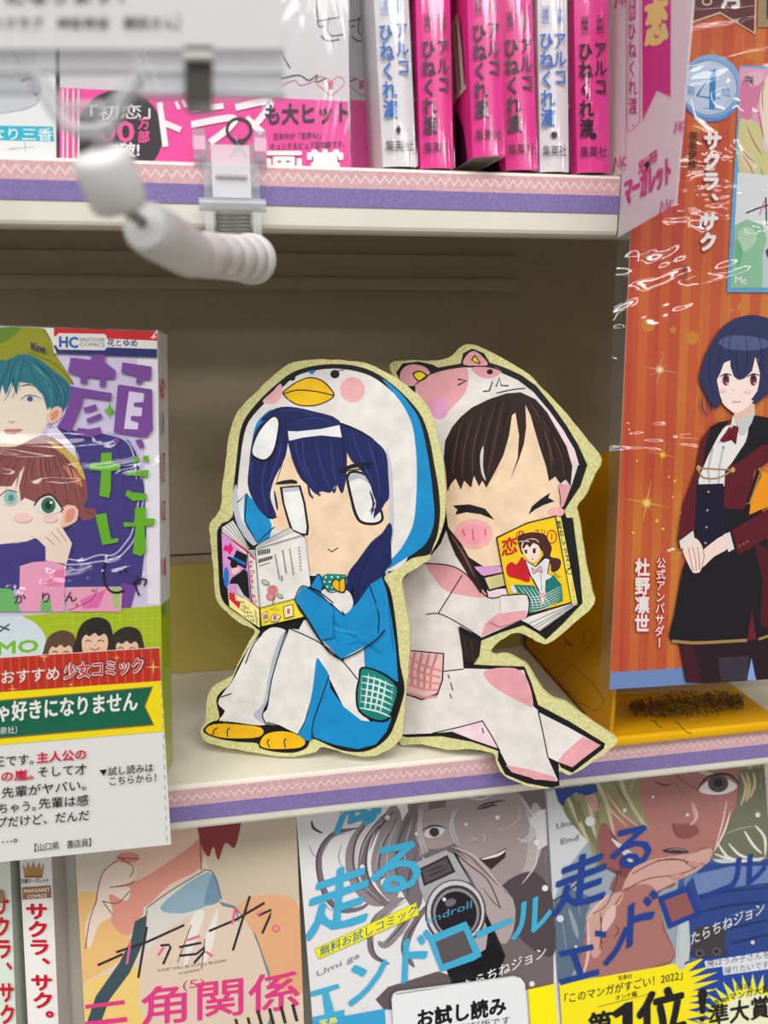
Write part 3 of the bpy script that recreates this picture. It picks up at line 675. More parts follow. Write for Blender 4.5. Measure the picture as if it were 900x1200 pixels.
a.e(50, 960, 48, 42, WHT); a.e(55, 960, 36, 38, (150, 196, 184)); a.e(58, 960, 16, 18, (90, 140, 130)); a.l("0,950 40,920 90,930", 6, (90, 50, 50))
a.g("340,1010 380,1000 410,1020 404,1080 350,1110 320,1110", (240, 196, 172)); a.g("352,1030 392,1020 385,1075 345,1090", (226, 150, 124)); a.l("300,1120 340,1130 372,1105", 7, (40, 32, 60)); a.e(120, 1065, 50, 26, (246, 206, 196)); a.e(265, 1070, 40, 20, (246, 206, 196))
a.g("152,1158 200,1160 300,1108 330,1120 380,1200 350,1310 240,1290 240,1220 200,1180", (244, 220, 204), 0); a.ls("240,1165 290,1210|270,1140 320,1195|300,1120 350,1190", 3, (130, 90, 80))
a.g("105,1320 170,1300 270,1292 350,1320 340,1400 340,1560 100,1560", (240, 164, 196), 0); a.g("290,1350 340,1340 330,1420 240,1420", (236, 130, 180)); a.g("-300,1420 60,1440 110,1560 -340,1560", (112, 186, 110), 0); a.g("340,1440 600,1430 645,1440 640,1560 360,1560", (240, 164, 196), 0); a.g("590,1430 635,1430 630,1540 600,1540", (170, 200, 120), 0); a.g("420,1500 560,1440 520,1540 440,1545", (232, 110, 176), 0)
a.ls("360,1555 480,1500 510,1440", 4, (120, 50, 90)); a.e(492, 1450, 9, 9, (160, 130, 60)); a.e(405, 1525, 9, 9, (160, 130, 60)); a.g("215,1500 270,1500 270,1560 215,1560", (112, 186, 110), 0)
# publisher strip
a.part('publisher_strip')
a.g("282,62 826,84 828,132 282,108", (206, 30, 36), 0); a.g("282,108 828,132 828,180 282,156", WHT, 0); a.g("282,156 828,176 828,218 282,196", (34, 44, 110), 0); a.g("232,62 284,62 284,196 300,200 268,120", WHT, 0)
a.g("298,104 310,92 550,96 562,108 562,170 550,182 310,178 298,164", (226, 224, 220), 0)
a.h("HC", (314, 164), (410, 168), 78, (24, 92, 168), .05); a.h("HANATOYUME", (420, 136), (550, 140), 32, (96, 98, 110), .0); a.h("COMICS", (420, 160), (552, 164), 26, (96, 98, 110)); a.h("花とゆめ", (566, 156), (724, 160), 42, (30, 66, 140), .02)
a.h("Kne", (165, 175), (238, 192), 50, (60, 40, 100), .05)
a.part('title_lettering')
PUR, GRN = (126, 74, 158), (104, 178, 36)
for q in ("372,220 480,232 480,205 556,205 552,245 612,290 606,330 560,330 556,372 524,372 530,330 462,322 460,356 424,356 424,318 358,298", "645,245 800,268 796,335 760,335 745,358 716,358 722,318 640,300",
          "372,370 420,380 590,408 584,446 440,425 432,470 372,614 300,586 340,520 362,460", "440,486 505,466 514,490 448,510", "454,544 530,514 542,536 464,566", "410,590 470,598 530,586 536,625 470,642 400,630",
          "622,362 802,388 806,600 776,640 600,616", "605,640 632,652 618,682 582,662", "712,656 746,650 764,690 738,698"): a.g(q, PUR, 0)
a.g("680,398 760,410 756,455 706,458 706,480 750,486 746,530 690,528 690,552 730,566 726,600 654,596", (222, 212, 236), 0)
a.g("578,455 588,488 610,500 588,510 580,540 570,510 545,498 570,488", GRN, 0)
for q in ("534,724 588,720 590,772 632,780 632,815 585,818 584,910 576,960 524,950 534,818 470,812 476,778 530,776", "700,745 730,740 735,770 704,778", "756,738 784,738 784,770 756,768", "668,820 785,812 778,850 680,842", "672,918 700,930 775,940 772,972 700,976 660,946",
          "502,1050 560,1040 585,1178 625,1172 622,1194 540,1210", "650,1090 708,1090 712,1012 770,1008 768,1068 820,1070 808,1106 762,1108 770,1240 745,1268 700,1254 716,1110 655,1114"): a.g(q, GRN, 0)
a.f(0, 560, 4.5)
a.ls("565,435 548,480 552,550 580,595 620,605 655,592", 11, BLK, 1, 0); a.ls("628,480 640,505|655,475 668,500|698,560 740,535 772,540 760,570|722,522 728,530|712,545 722,590 735,622", 10, BLK)
a.h("か", (75, 662), (135, 655), 62, BLK, .01); a.h("り", (222, 655), (262, 652), 62, BLK, .01); a.h("ん", (342, 652), (404, 648), 62, BLK, .01)
a.part('spine_print')
class SpineMap:
    """picture column beside the cover's right edge -> the spine itself"""
    def hit(s, x, y, off=0.0):
        t = (y-388.5)/(908-388.5); xe = 184.5 + 6.5*t
        d = min(max((x-xe)/11.0, .02), .98)*.0125 + .0005
        r = (c[1]-c[0]).normalized()
        return c[1]+(c[2]-c[1])*t + (r*.26-pl.n)*d + r*off
sp = SpineMap(); keep = a.pl, a.off; a.pl, a.off, a.clip = sp, .0001, None
a.f(0, 370, 4.5)
a.e(836, 365, 14, 52, (200, 60, 80)); a.l("826,330 846,370 828,400", 4, WHT); a.e(838, 540, 8, 60, (120, 120, 124)); 
a.g("828,690 848,690 850,840 832,840", (190, 30, 44), 0); a.g("836,940 852,936 855,1040 838,1042", (190, 30, 44), 0); a.g("838,1240 854,1236 857,1330 841,1332", (190, 30, 44), 0); a.ls("840,710 846,830|844,950 850,1030", 3, WHT); a.g("846,1480 858,1476 860,1540 848,1544", (90, 150, 150), 0)
a.pl, a.off = keep
mb = MB(); ob = [pl.hit(*p) for p in ((-150, 734), (187.9, 709.5), (191, 908), (-150, 938))]; LIME = M((174, 196, 14), .35)
mb.hexa(ob, pl.n*.0003, pl.n*.0001, LIME); sk = ((c[1]-c[0]).normalized()*.26-pl.n)*.013; mb.hexa([ob[1]+pl.n*.0003, ob[1]+sk, ob[2]+sk, ob[2]+pl.n*.0003], (c[1]-c[0]).normalized()*.0002, V((0, 0, 0)), LIME)
obi = mb.build('obi_band', bk1)
b = Art(pl, obi, .0004, .35); b.clip = [(-150, 734), (187.9, 709.5), (191, 908), (-150, 938)]
b.f(0, 560, 4.5).part('band_print')
for i in range(11): b.l([(380+i*42, 705-i*2.5), (385+i*42, 960)], 3, (206, 216, 90), 0)
for i in range(6): b.l([(250, 735+i*40), (840, 698+i*40)], 3, (206, 216, 90), 0)
b.e(20, 870, 225, 155, (216, 226, 236)); b.h("×", (-10, 830), (55, 818), 90, (70, 74, 76), .0)
b.h("MO", (-10, 930), (200, 915), 90, (124, 190, 40), .05)
for cx, cy, sc, hair in ((320, 900, 1.0, (92, 66, 58)), (668, 880, 1.0, (46, 36, 36)), (500, 840, 1.1, (34, 28, 32))):
    b.g([(cx+x*sc, cy+y*sc) for x, y in P("-90,90 -88,0 -60,-65 0,-95 60,-80 85,-20 90,90")], hair); b.g([(cx+x*sc, cy+y*sc) for x, y in P("-58,70 -60,0 -30,-20 30,-22 60,0 58,60 20,110 -30,110")], (240, 200, 172))
    b.g([(cx+x*sc, cy+y*sc) for x, y in P("-64,10 -50,-60 0,-75 55,-55 66,10 50,-18 20,-5 0,-20 -25,-4 -45,-12")], hair)
    b.ls('|'.join("%g,%g %g,%g %g,%g" % (cx+x0*sc, cy+22*sc, cx+(x0+14)*sc, cy+14*sc, cx+(x0+30)*sc, cy+22*sc) for x0 in (-46, 14)), 5, BLK); b.l([(cx-22*sc, cy+52*sc), (cx, cy+62*sc), (cx+24*sc, cy+50*sc)], 6, (190, 80, 80)); b.e(cx, cy+38*sc, 7, 4, (220, 160, 140))
b.done(); a.done()

# ---- recommendation card in its clear sleeve, clipped to the lip of the middle shelf
pl = face(at(190, 900, .955), 2, 0)
pop = thing('recommendation_card', 'red, yellow and green book recommendation card in a clear sleeve before the purple-titled manga', 'card', at(100, 1010, .955))
slab(pl, "-190,782 198,752 210,1003 -190,1050", .0002, clear('card_sleeve_film', body=0, gloss=.022, rough=.06, bump=.002, scale=14), 'sleeve', pop, .0008)
slab(pl, "-190,783 187,759 200.5,989.6 -190,1030", .0005, M((232, 231, 228), .5), 'card', pop, 0)
a = Art(pl, pop, .00008, .45); a.clip = P('-190,783 187,759 200.5,989.6 -190,1030')
a.f(0, 750, 900/220).part('card_print')
a.g("-700,122 764,38 771,196 -700,300", (196, 48, 36), 0)
for i in range(26): a.l([(764-i*42, 40+i*2.3), (770-i*42, 194+i*3)], 9, (214, 84, 48), 0)
for x, y, r in ((735, 130, 40), (210, 80, 30), (60, 235, 26), (340, 215, 18), (560, 85, 20)):
    a.g([(x+(r if i % 2 == 0 else r*.14)*math.cos(i*math.pi/4), y+(r if i % 2 == 0 else r*.14)*math.sin(i*math.pi/4)) for i in range(8)], (244, 190, 110), 0)
a.g("-700,300 771,196 791,438 -700,560", (250, 226, 8), 0)
a.g("-700,350 735,222 697,318 741,410 -700,535", (150, 110, 40), 0); a.g("-700,357 728,228 690,318 733,404 -700,528", (14, 104, 76), 0)
for i in range(16): a.l([(775+i*1.6-1, 205+i*49), (776+i*1.6, 228+i*49)], 3, (150, 150, 150), 0)
a.part('card_lettering')
a.h("おすすめ", (8, 206), (284, 186), 72, (240, 232, 228), .02)
a.h("少女コミック", (305, 183), (686, 150), 82, BLK, .14); a.h("少女コミック", (308, 182), (684, 151), 80, (246, 240, 232), .09); a.h("少女コミック", (310, 181), (682, 151), 80, (212, 36, 60), .03)
a.h("ゃ好きになりません", (-12, 385), (658, 330), 100, (240, 240, 236), .035); a.h("泉社）", (0, 450), (82, 444), 38, (236, 238, 232))
RD = (206, 22, 60)
a.h("王です。", (-30, 605), (160, 592), 56, BLK, .015); a.h("主人公の", (176, 587), (412, 568), 56, RD, .035)
a.h("の嵐。", (6, 676), (158, 664), 54, RD, .035); a.h("そして才", (182, 655), (414, 640), 56, BLK, .015)
a.h("先輩がヤバい。", (8, 755), (412, 715), 56, BLK, .015); a.h("ちゃう。", (-6, 830), (172, 814), 56, BLK, .015); a.h("先輩は感", (186, 806), (424, 788), 56, BLK, .015)
a.h("プだけど、だんだ", (-14, 898), (428, 860), 56, BLK, .015); a.h("…。", (10, 972), (82, 966), 56, BLK, .015)
a.h("【山口県　書店員】", (166, 1012), (436, 985), 42, BLK, .005)
a.g("476,624 514,620 497,650", BLK, 0); a.h("試し読みは", (520, 648), (734, 628), 46, BLK, .012); a.h("こちらから！", (526, 695), (748, 676), 46, BLK, .012)
a.done()
# ================================================================ TOP SHELF
GLOSS = .22
pl = face(at(300, 190, 1.05), 3, 0)
# pale-covered book at the far left
q = ((-140, -330), (60, -330), (66, 189), (-140, 183))
b0, c = face_book('manga_book', 'pale manga with a light blue name band at the far left of the top shelf', 'book', pl, q, .013, (226, 228, 230), 'face-out manga on the top shelf')
a = Art(pl, b0, .0001, .35).f(0, 0, 3.75).part('cover_print'); a.clip = Art.sheet
a.f(0, 150, 3.75); a.g("-300,-16 232,-6 238,58 -300,46", (40, 176, 204), 0); a.h("なり三香", (-40, 46), (230, 52), 60, (236, 240, 240), .01)
a.ls("30,96 70,92|45,90 150,82|108,58 112,104", 7, BLK, 1, 1); a.f(0, 0, 1)
a.g("-140,10 20,20 40,80 30,128 -140,125", (196, 200, 206)); a.ls("24,95 40,92 48,104 40,112", 3, (90, 92, 96)); a.ls("-100,40 0,50 30,90", 2, (150, 150, 160))
a.done()
# two copies with the pink band
def pink_front(x0, x1, label, x_off, plane, art, dy=0):
    q = ((x0, -330), (x1-9, -330), (x1, 196+dy), (x0, 190+dy))
    r, c = face_book('manga_book', label, 'book', plane, q, .0135, (206, 202, 206), 'face-out manga on the top shelf', spine_col=(206, 202, 206))
    mb = MB(); ob = [plane.hit(*p) for p in ((x0, 103), (x1-4.2, 119), (x1, 196+dy), (x0, 190+dy))]; PK = M((236, 76, 160), .3)
    mb.hexa(ob, plane.n*.0003, plane.n*.0001, PK); rr = (c[1]-c[0]).normalized()
    mb.hexa([ob[1], ob[1]-plane.n*.0135, ob[2]-plane.n*.0135, ob[2]], rr*.0003, rr*.0001, PK)
    obi = mb.build('obi_band', r)
    a = Art(plane, r, .0001, .35).part('cover_print').f(x_off, 0, 1); a.clip = Art.sheet
    a.ls("372,-40 372,25 380,30|372,25 398,20|385,20 384,36 390,42 402,40|376,42 384,48 398,46|300,-30 320,40 340,80|330,92 350,88 362,94 372,88 370,96 382,92", 1.6, (90, 88, 94)); a.ls("330,100 345,94 352,100 368,95", 1, (214, 120, 160))
    a.ls("388,112 372,98 374,90 384,92 388,98 394,90 402,92 402,100 388,112", 1.2, (226, 140, 170)); a.h("1", (385, 104), (390, 104), 14, (206, 90, 130)); a.done()
    b = Art(plane, obi, .0004, .3).f(x_off, 0, 1).part('band_print'); b.clip = [(x0, 103), (x1-4.2, 119), (x1, 196+dy), (x0, 190+dy)]
    art(b); b.done()
    return r
def art_main(b):
    b.e(140, 157, 51, 52, (58, 52, 58)); b.h("「初恋」", (106, 139), (176, 137), 18, (236, 232, 234), .015); b.h("00", (116, 166), (157, 166), 34, (240, 90, 160), .03); b.h("万", (162, 150), (175, 150), 14, (240, 90, 160), .03); b.h("部", (162, 166), (175, 166), 15, (240, 90, 160), .03); b.h("突破!", (122, 183), (163, 182), 18, (240, 236, 238), .04)
    b.ls('74,104 74,190|79,104 79,190|86,105 86,190|92,105 92,190', 2.2, (226, 216, 222), 0)
    W = (240, 236, 238)
    b.l("187,120 194,172", 7, W, 0); b.l("192,144 212,152", 7, W, 0); b.l("206,119 210,128", 4, W, 0); b.l("214,117 218,126", 4, W, 0)
    b.l("226,129 262,124", 7, W, 0); b.l("224,146 272,138 268,150 246,167", 8, W, 1)
    b.l("276,126 316,119 306,138 296,148", 8, W, 1); b.l("288,138 308,156", 8, W, 0)
    D = (62, 56, 62)
    b.ring(280, 152, 14, 3.5, D, 13); b.ls("272,163 290,184|288,163 270,184", 3.5, D, 0)
    b.h("も大ヒット", (311, 144), (409, 141), 26, D, .03); b.h("日本中が「世界も!」", (321, 163), (376, 162), 9, D, .01); b.h("キュンするピュア恋物語です。", (317, 175), (404, 172), 9, D, .01); b.h("画賞", (313, 206), (402, 206), 36, W, .05)
pink_front(70, 411, 'manga with a pink band about a drama hit, behind the clear shelf clip', 0, pl, art_main)
pl2 = face(at(425, 190, 1.075), 3, 0)
def art_side(b):
    b.h("ット", (410, 143), (441, 142), 26, (150, 60, 110), .03); b.h("です。", (418, 166), (440, 165), 10, (150, 60, 110)); b.h("を", (412, 196), (436, 196), 26, (240, 214, 226), .04); b.g("408,186 440,180 440,190 408,194", (240, 214, 226), 0)
pl2 = face(at(425, 190, 1.115), 3, 0)
pink_front(130, 447, 'pink-banded manga tucked between the drama-hit copy and the white spine', 36, pl2, art_side, 12)
mb = MB()
# ---- spines
SP = face(U(.1, 1.014, .168), 3, 0)
def spine_book(label, quad, pink, mark, ty, raised=0, obi_top=None, hgt=.575, dp=.318, dark=False):
    TL, TR, BR, BL = [SP.hit(p[0], p[1], raised) for p in quad]
    u = ((TL-BL).normalized()+(TR-BR).normalized()).normalized()
    TL, TR = BL+u*hgt*S, BR+u*hgt*S
    r = (BR-BL).normalized(); dv = V((0, dp*S, 0)); t = .0005
    root = thing('manga_book', label, 'book', (BL+BR)/2+dv/2, 'spine-out manga on the top shelf')
    base = M((226, 222, 226), GLOSS)
    def spine_quad(bl, br, tr, tl, m, mb, grow):
        n = 8; w = (br-bl).length; bulge = .0012
        f0 = []
        for i in range(n+1):
            k = i/n; off = r.cross(u)*bulge*(1-(2*k-1)**2)*1.0
            if off.y > 0: off = -off
            f0.append((bl+(br-bl)*k+off-V((0, grow, 0)), tl+(tr-tl)*k+off-V((0, grow, 0))))
        vs = [p for q in f0 for p in q]; fs = [(2*i, 2*i+2, 2*i+3, 2*i+1) for i in range(n)]
        mb.add(vs, fs, m, True)
    mb = MB(); spine_quad(BL, BR, TR, TL, base, mb, 0)
    for p, s in ((BL, 1), (BR, -1)): mb.hexa([p, p+dv, p+dv+u*hgt*S, p+u*hgt*S], V((0, 0, 0)), r*t*s, base)
    mb.build('cover', root)
    mb = MB(); i = .0013; q = [BL+r*t*1.2+u*i, BR-r*t*1.2+u*i, TR-r*t*1.2-u*i, TL+r*t*1.2-u*i]; mb.hexa(q, dv*.004, dv*.985, M((214, 206, 190), .8)); mb.build('pages', root)
    holder = root
    side = Plane(BL, -r)
    if pink:
        h0 = obi_top if obi_top else .33
        mb = MB(); g = .00012; PK = M((236, 62, 152), GLOSS)
        spine_quad(BL-r*g, BR+r*g, BR+r*g+u*h0*S, BL-r*g+u*h0*S, PK, mb, .00025)
        for p, s in ((BL, -1), (BR, 1)): mb.hexa([p, p+dv*.995, p+dv*.995+u*h0*S, p+u*h0*S], r*g*s*.3, r*g*s, PK)
        holder = mb.build('obi_band', root)
    # pictures on the front cover, seen in the gap to the left
    b = Art(Plane(BL-r*.0003, -r), holder, .00005, .3).part('side_print')
    b.o = (0, 0, 1)
    c_ = lambda d, z: BL - r*.0004 + dv*d + u*z*S
    def quadp(pts, col): b.n += 1; b.cur.poly([c_(d, z)-r*(b.n*6e-6) for d, z in pts], M(col, .3))
    if pink:
        quadp(((.06, .0), (.5, .0), (.5, .05), (.2, .07), (.1, .04)), (60, 24, 50)); quadp(((.04, .08), (.4, .07), (.35, .16), (.12, .17)), (224, 214, 190)); quadp(((.03, .19), (.45, .2), (.5, .3), (.1, .28)), (150, 30, 96))
        for i in range(5): quadp(((.05+i*.06, .085), (.065+i*.06, .085), (.09+i*.06, .16), (.08+i*.06, .16)), (90, 60, 70))
    elif dark: quadp(((.05, .0), (.6, .0), (.6, .5), (.05, .5)), (30, 34, 60))
    (xl, yl), (xr, yr) = ty
    keep = b.pl; b.pl = SP; b.off = raised+.00165; b.part('spine_lettering')
    INK = (44, 30, 44) if pink else (26, 104, 190)
    L = quad[3][0]-quad[0][0]; sl = L/(quad[3][1]-quad[0][1]); bx = lambda y: quad[0][0]+(y-quad[0][1])*sl
    W = quad[2][0]-quad[3][0]; x1, x2 = W*.30, W*.78
    b.v("［原作］", (bx(yl-30)+x1, yl-35), (bx(yl-4)+x1, yl-4), 9, INK, .02); b.v("［作画］", (bx(yr-30)+x2, yr-35), (bx(yr-4)+x2, yr-4), 9, INK, .02)
    b.v("ひねくれ渡", (bx(yl)+x1, yl), (bx(yl+116)+x1+.5, yl+112), 17.5, INK, .035); b.v("アルコ", (bx(yr)+x2, yr), (bx(yr+66)+x2, yr+64), 15.5, INK, .03)
    yb = quad[3][1]-22 if not raised else quad[3][1]-24
    b.h("集英社", (bx(yb)+W*.10, yb+2), (bx(yb)+W*.95, yb+2), 14, BLK, .0)
    if mark == 'dot': b.e(bx(yb-22)+W*.52, yb-22, 3.8, 3.8, BLK)
    if mark == 'diamond': b.g([(bx(yb-24)+W*.53+dx, yb-22+dy) for dx, dy in ((0, -5), (3.2, 0), (0, 5), (-3.2, 0))], BLK, 0)
    b.done()
    q = [BL-r*.0004-V((0, .002, 0)), BR+r*.0004-V((0, .002, 0)), TR+r*.0004-V((0, .002, 0)), TL-r*.0004-V((0, .002, 0))]
    mb = MB(); spine_quad(BL-r*.0004, BR+r*.0004, TR+r*.0004, TL-r*.0004, SPINEFILM, mb, .0021); mb.build('shrink_wrap', root)
    return root
spine_book('white spine with blue lettering and a black diamond, first of the upright row', ((438, 0), (479, 0), (488, 196), (449, 196)), 0, 'diamond', ((26, 0), (24, 0)) and ((27, 27), (27, 25)))
spine_book('pink-banded spine standing right of the white spine with the diamond', ((489, 0), (525, 0), (531, 198), (493, 198)), 1, None, ((0, 46), (0, 45)))
spine_book('pink-banded spine pulled forward so its underside shows', ((549, 0), (584, 0), (590.5, 184), (554, 185)), 1, None, ((0, 27), (0, 25)), raised=.008)
spine_book('pink-banded spine just left of the white spine with the black dot', ((586, 0), (621, 0), (629.6, 200), (593, 200)), 1, None, ((0, 44), (0, 43)))
spine_book('white spine with blue lettering and a black dot', ((629, 0), (665.3, 0), (666.5, 202), (633, 202)), 0, 'dot', ((0, 37), (0, 37)), dark=True)
spine_book('pink-banded spine with a black dot, last of the row beside the divider sheet', ((674, 0), (710, 0), (713.6, 203), (676.5, 203)), 1, 'dot', ((0, 49), (0, 48)), obi_top=.232)

# ---- divider sheet that stands out of the row
FX = .4885
fpl = Plane(U(FX, 1, .3), V((-1, 0, 0)))
dv = thing('divider_sheet', 'translucent white divider sheet with magenta ribbon print at the end of the manga row', 'divider', U(FX, 1.1, .168))
def sheetmat():
    m = bpy.data.materials.new('translucent_sheet'); m.use_nodes = True; nt = m.node_tree
    for n in list(nt.nodes): nt.nodes.remove(n)
    out = nt.nodes.new('ShaderNodeOutputMaterial'); a_ = nt.nodes.new('ShaderNodeMixShader'); b_ = nt.nodes.new('ShaderNodeMixShader'); g_ = nt.nodes.new('ShaderNodeMixShader')
    d = nt.nodes.new('ShaderNodeBsdfDiffuse'); t = nt.nodes.new('ShaderNodeBsdfTranslucent'); tr = nt.nodes.new('ShaderNodeBsdfTransparent'); gl = nt.nodes.new('ShaderNodeBsdfGlossy')
    d.inputs[0].default_value = L3((246, 234, 242)); t.inputs[0].default_value = L3((250, 236, 246)); gl.inputs['Roughness'].default_value = .15
    a_.inputs[0].default_value = .5; nt.links.new(d.outputs[0], a_.inputs[1]); nt.links.new(t.outputs[0], a_.inputs[2])
    b_.inputs[0].default_value = .12; nt.links.new(a_.outputs[0], b_.inputs[1]); nt.links.new(tr.outputs[0], b_.inputs[2])
    g_.inputs[0].default_value = .06; nt.links.new(b_.outputs[0], g_.inputs[1]); nt.links.new(gl.outputs[0], g_.inputs[2]); nt.links.new(g_.outputs[0], out.inputs[0])
    return m
yz = [(1.34, .170), (.995, .170), (.995, .094), (.860, .118), (.858, .75), (1.34, .75)]
mb = MB(); mb.hexa([U(FX, y, z) for y, z in yz], V((0, 0, 0)), V((.0004, 0, 0)), sheetmat()); mb.build('sheet', dv)
a = Art(fpl, dv, .00008, .4).f(700, 0, 4.14).part('printed_marks')
MG, DM = (206, 52, 134), (190, 40, 120)
a.g("212,-60 360,-60 358,470 285,432 218,598", WHT, 0); a.g("216,-60 357,-60 356,466 286,440 219,582", MG, 0); a.g("216,-60 357,-60 356,200 217,260", (196, 40, 140), 0); a.l("219,590 288,436 358,474", 2.5, DM, 0)
a.h("恋", (236, 210), (336, 180), 240, (228, 206, 120), .05)
a.l("140,-60 142,612 150,636 172,632 205,590 208,-60", 2.5, DM, 0); a.g("152,-60 186,-60 184,92 152,102", MG, 0); a.v("原作", (168, -30), (168, 96), 24, (240, 220, 232), .02)
a.v("ひねくれ渡", (166, 108), (172, 560), 42, DM, .02); a.e(172, 608, 3, 5, DM)
a.h("マーガレット", (134, 990), (352, 880), 150, MG, .05); a.h("別冊", (198, 842), (290, 774), 66, MG, .03); a.g("226,800 242,782 256,794 242,826", BLK, 0)
for x, y, s in ((76, 838, 66), (300, 1052, 70), (-4, 390, 60), (86, 40, 60), (372, 650, 52)):
    a.l([(x, y), (x+.18*s, y-1.1*s), (x+.36*s, y-.35*s), (x+.52*s, y-1.25*s), (x+.58*s, y-.25*s)], 7, MG, 0); a.l([(x+.98*s, y-1.15*s), (x+.78*s, y-1.1*s), (x+.7*s, y-.75*s), (x+.78*s, y-.5*s), (x+.98*s, y-.65*s)], 6, MG, 1); a.l([(x+.62*s, y-.1*s), (x+.95*s, y-.3*s)], 3, MG, 0)
a.done()
# ================================================================ RIGHT: POSTER AND YELLOW TRAY
TY = lambda: M((236, 178, 8), .22, 'paper', .5)
def plastic(name, col, body, gloss=.1):
    m = bpy.data.materials.new(name); m.use_nodes = True; nt = m.node_tree
    for n in list(nt.nodes): nt.nodes.remove(n)
    N = nt.nodes.new; out = N('ShaderNodeOutputMaterial'); a_, b_, c_ = N('ShaderNodeMixShader'), N('ShaderNodeMixShader'), N('ShaderNodeMixShader')
    d, t, tr, gl = N('ShaderNodeBsdfDiffuse'), N('ShaderNodeBsdfTranslucent'), N('ShaderNodeBsdfTransparent'), N('ShaderNodeBsdfGlossy')
    d.inputs[0].default_value = L3(col); t.inputs[0].default_value = L3(col); tr.inputs[0].default_value = L3(col); gl.inputs['Roughness'].default_value = .12
    a_.inputs[0].default_value = .35; b_.inputs[0].default_value = 1-body; c_.inputs[0].default_value = gloss*.5
    nt.links.new(d.outputs[0], a_.inputs[1]); nt.links.new(t.outputs[0], a_.inputs[2]); nt.links.new(a_.outputs[0], b_.inputs[1]); nt.links.new(tr.outputs[0], b_.inputs[2])
    nt.links.new(b_.outputs[0], c_.inputs[1]); nt.links.new(gl.outputs[0], c_.inputs[2]); nt.links.new(c_.outputs[0], out.inputs[0]); return m
YP = plastic('yellow_plastic', (240, 184, 14), .86)
ty = thing('display_tray', 'yellow plastic bookshop display tray with smudged black print, below the orange poster', 'tray', U(.68, 1.2, -.632))
z0 = -.6312
mb = MB(); mb.box(U(.530, .995, z0), U(.822, 1.36, z0+.008), YP, .0006); mb.build('base_plate', ty)
mb = MB()
prof = [(.995, z0), (1.36, z0), (1.36, -.195), (1.30, -.185), (1.2, -.20), (1.14, -.215), (1.08, -.20), (1.03, -.19), (.995, -.2)]
mb.hexa([U(.530, y, z) for y, z in prof], V((0, 0, 0)), V((.0016, 0, 0)), YP); mb.build('side_wall', ty)
mb = MB(); mb.box(U(.530, 1.352, z0), U(.822, 1.36, -.3), YP); mb.build('rear_wall', ty)
mb = MB(); mb.box(U(.528, .988, z0-.002), U(.824, .998, z0+.012), TY(), .0008); mb.build('front_rim', ty)
dpl = Plane(U(.6, 1.1, z0+.0082), V((0, 0, 1)))
a = Art(dpl, ty, .00008, .6).f(700, 780, 4.5).part('worn_print')
rnd = random.Random(3)
INK1, INK2 = M((70, 48, 8), .7), M((112, 78, 10), .7)
for i in range(1100):
    x = rnd.uniform(175, 770); y = 200 + rnd.uniform(-62, 62)*(1-abs(x-470)/520) + rnd.gauss(0, 12) - (x-470)*.06
    if not (165 < x < 820 and 118 < y < 320): continue
    w_ = rnd.uniform(3, 13); a.l([(x-w_, y-rnd.uniform(0, 4)), (x+w_*.3, y+rnd.uniform(0, 6)), (x+w_, y+rnd.uniform(4, 18))], rnd.uniform(3, 8), INK1 if i % 3 == 0 else INK2, 0, 1)
a.ls("280,286 310,298 300,290 320,318 345,330|440,320 470,350 500,358|410,292 440,318|120,195 110,200", 5, INK1, 0); a.done()
wpl = Plane(U(.5298, 1.1, -.4), V((-1, 0, 0)))
a = Art(wpl, ty, .0001, .4).f(560, 520, 568/180).part('moulded_lines')
a.l("300,860 345,815 420,880 470,950 440,990 380,960 300,880", 2.5, (150, 108, 8), 0); a.l("395,690 420,690 430,740 400,760 385,730 395,690", 2, (150, 108, 8), 0); a.ls("316,720 350,745|322,735 352,752", 4, (140, 96, 10), 0); a.done()

PP = face(at(720, 800, .972), 1.5, 0)
po = thing('laminated_poster', 'laminated orange striped poster of a standing figure in a maroon jacket, hung at the right', 'poster', at(780, 805, .97))
def poster_ink():
    m = bpy.data.materials.new('orange_striped_ink'); m.use_nodes = True; nt = m.node_tree; b = nt.nodes['Principled BSDF']; b.inputs['Roughness'].default_value = .5
    N = nt.nodes.new; tc, sx = N('ShaderNodeTexCoord'), N('ShaderNodeSeparateXYZ'); nt.links.new(tc.outputs['Object'], sx.inputs[0])
    def mth(op, x, y=None, z=None):
        n = N('ShaderNodeMath'); n.operation = op
        for i, q in enumerate((x, y, z)):
            if q is None: continue
            if isinstance(q, (int, float)): n.inputs[i].default_value = q
            else: nt.links.new(q, n.inputs[i])
        return n.outputs[0]
    X, Z = sx.outputs[0], sx.outputs[2]
    s1 = mth('GREATER_THAN', mth('SINE', mth('MULTIPLY', mth('ADD', X, mth('MULTIPLY', Z, .04)), 2*math.pi/.0088)), 0.1)
    s2 = mth('GREATER_THAN', mth('SINE', mth('MULTIPLY', mth('ADD', X, mth('MULTIPLY', Z, .04)), 2*math.pi/.0205)), 0.2)
    g = mth('ADD', mth('ADD', mth('MULTIPLY', X, 6.0), mth('MULTIPLY', mth('ABSOLUTE', mth('ADD', Z, -.06)), -1.6)), .42)
    nz = N('ShaderNodeTexNoise'); nz.inputs['Scale'].default_value = 14; nt.links.new(tc.outputs['Object'], nz.inputs['Vector'])
    g2 = mth('ADD', g, mth('MULTIPLY', mth('ADD', nz.outputs[0], -.5), .8))
    st = mth('ADD', mth('MULTIPLY', s1, .24), mth('MULTIPLY', s2, .12))
    cr_ = N('ShaderNodeValToRGB'); e = cr_.color_ramp.elements; e[0].color = L3((216, 58, 32)); e[1].color = L3((250, 172, 48)); e[0].position = .0; e[1].position = 1.2 if False else 1.0
    k = e.new(.5); k.color = L3((238, 110, 38))
    nt.links.new(mth('ADD', g2, st), cr_.inputs[0]); nt.links.new(cr_.outputs[0], b.inputs['Base Color']); return m
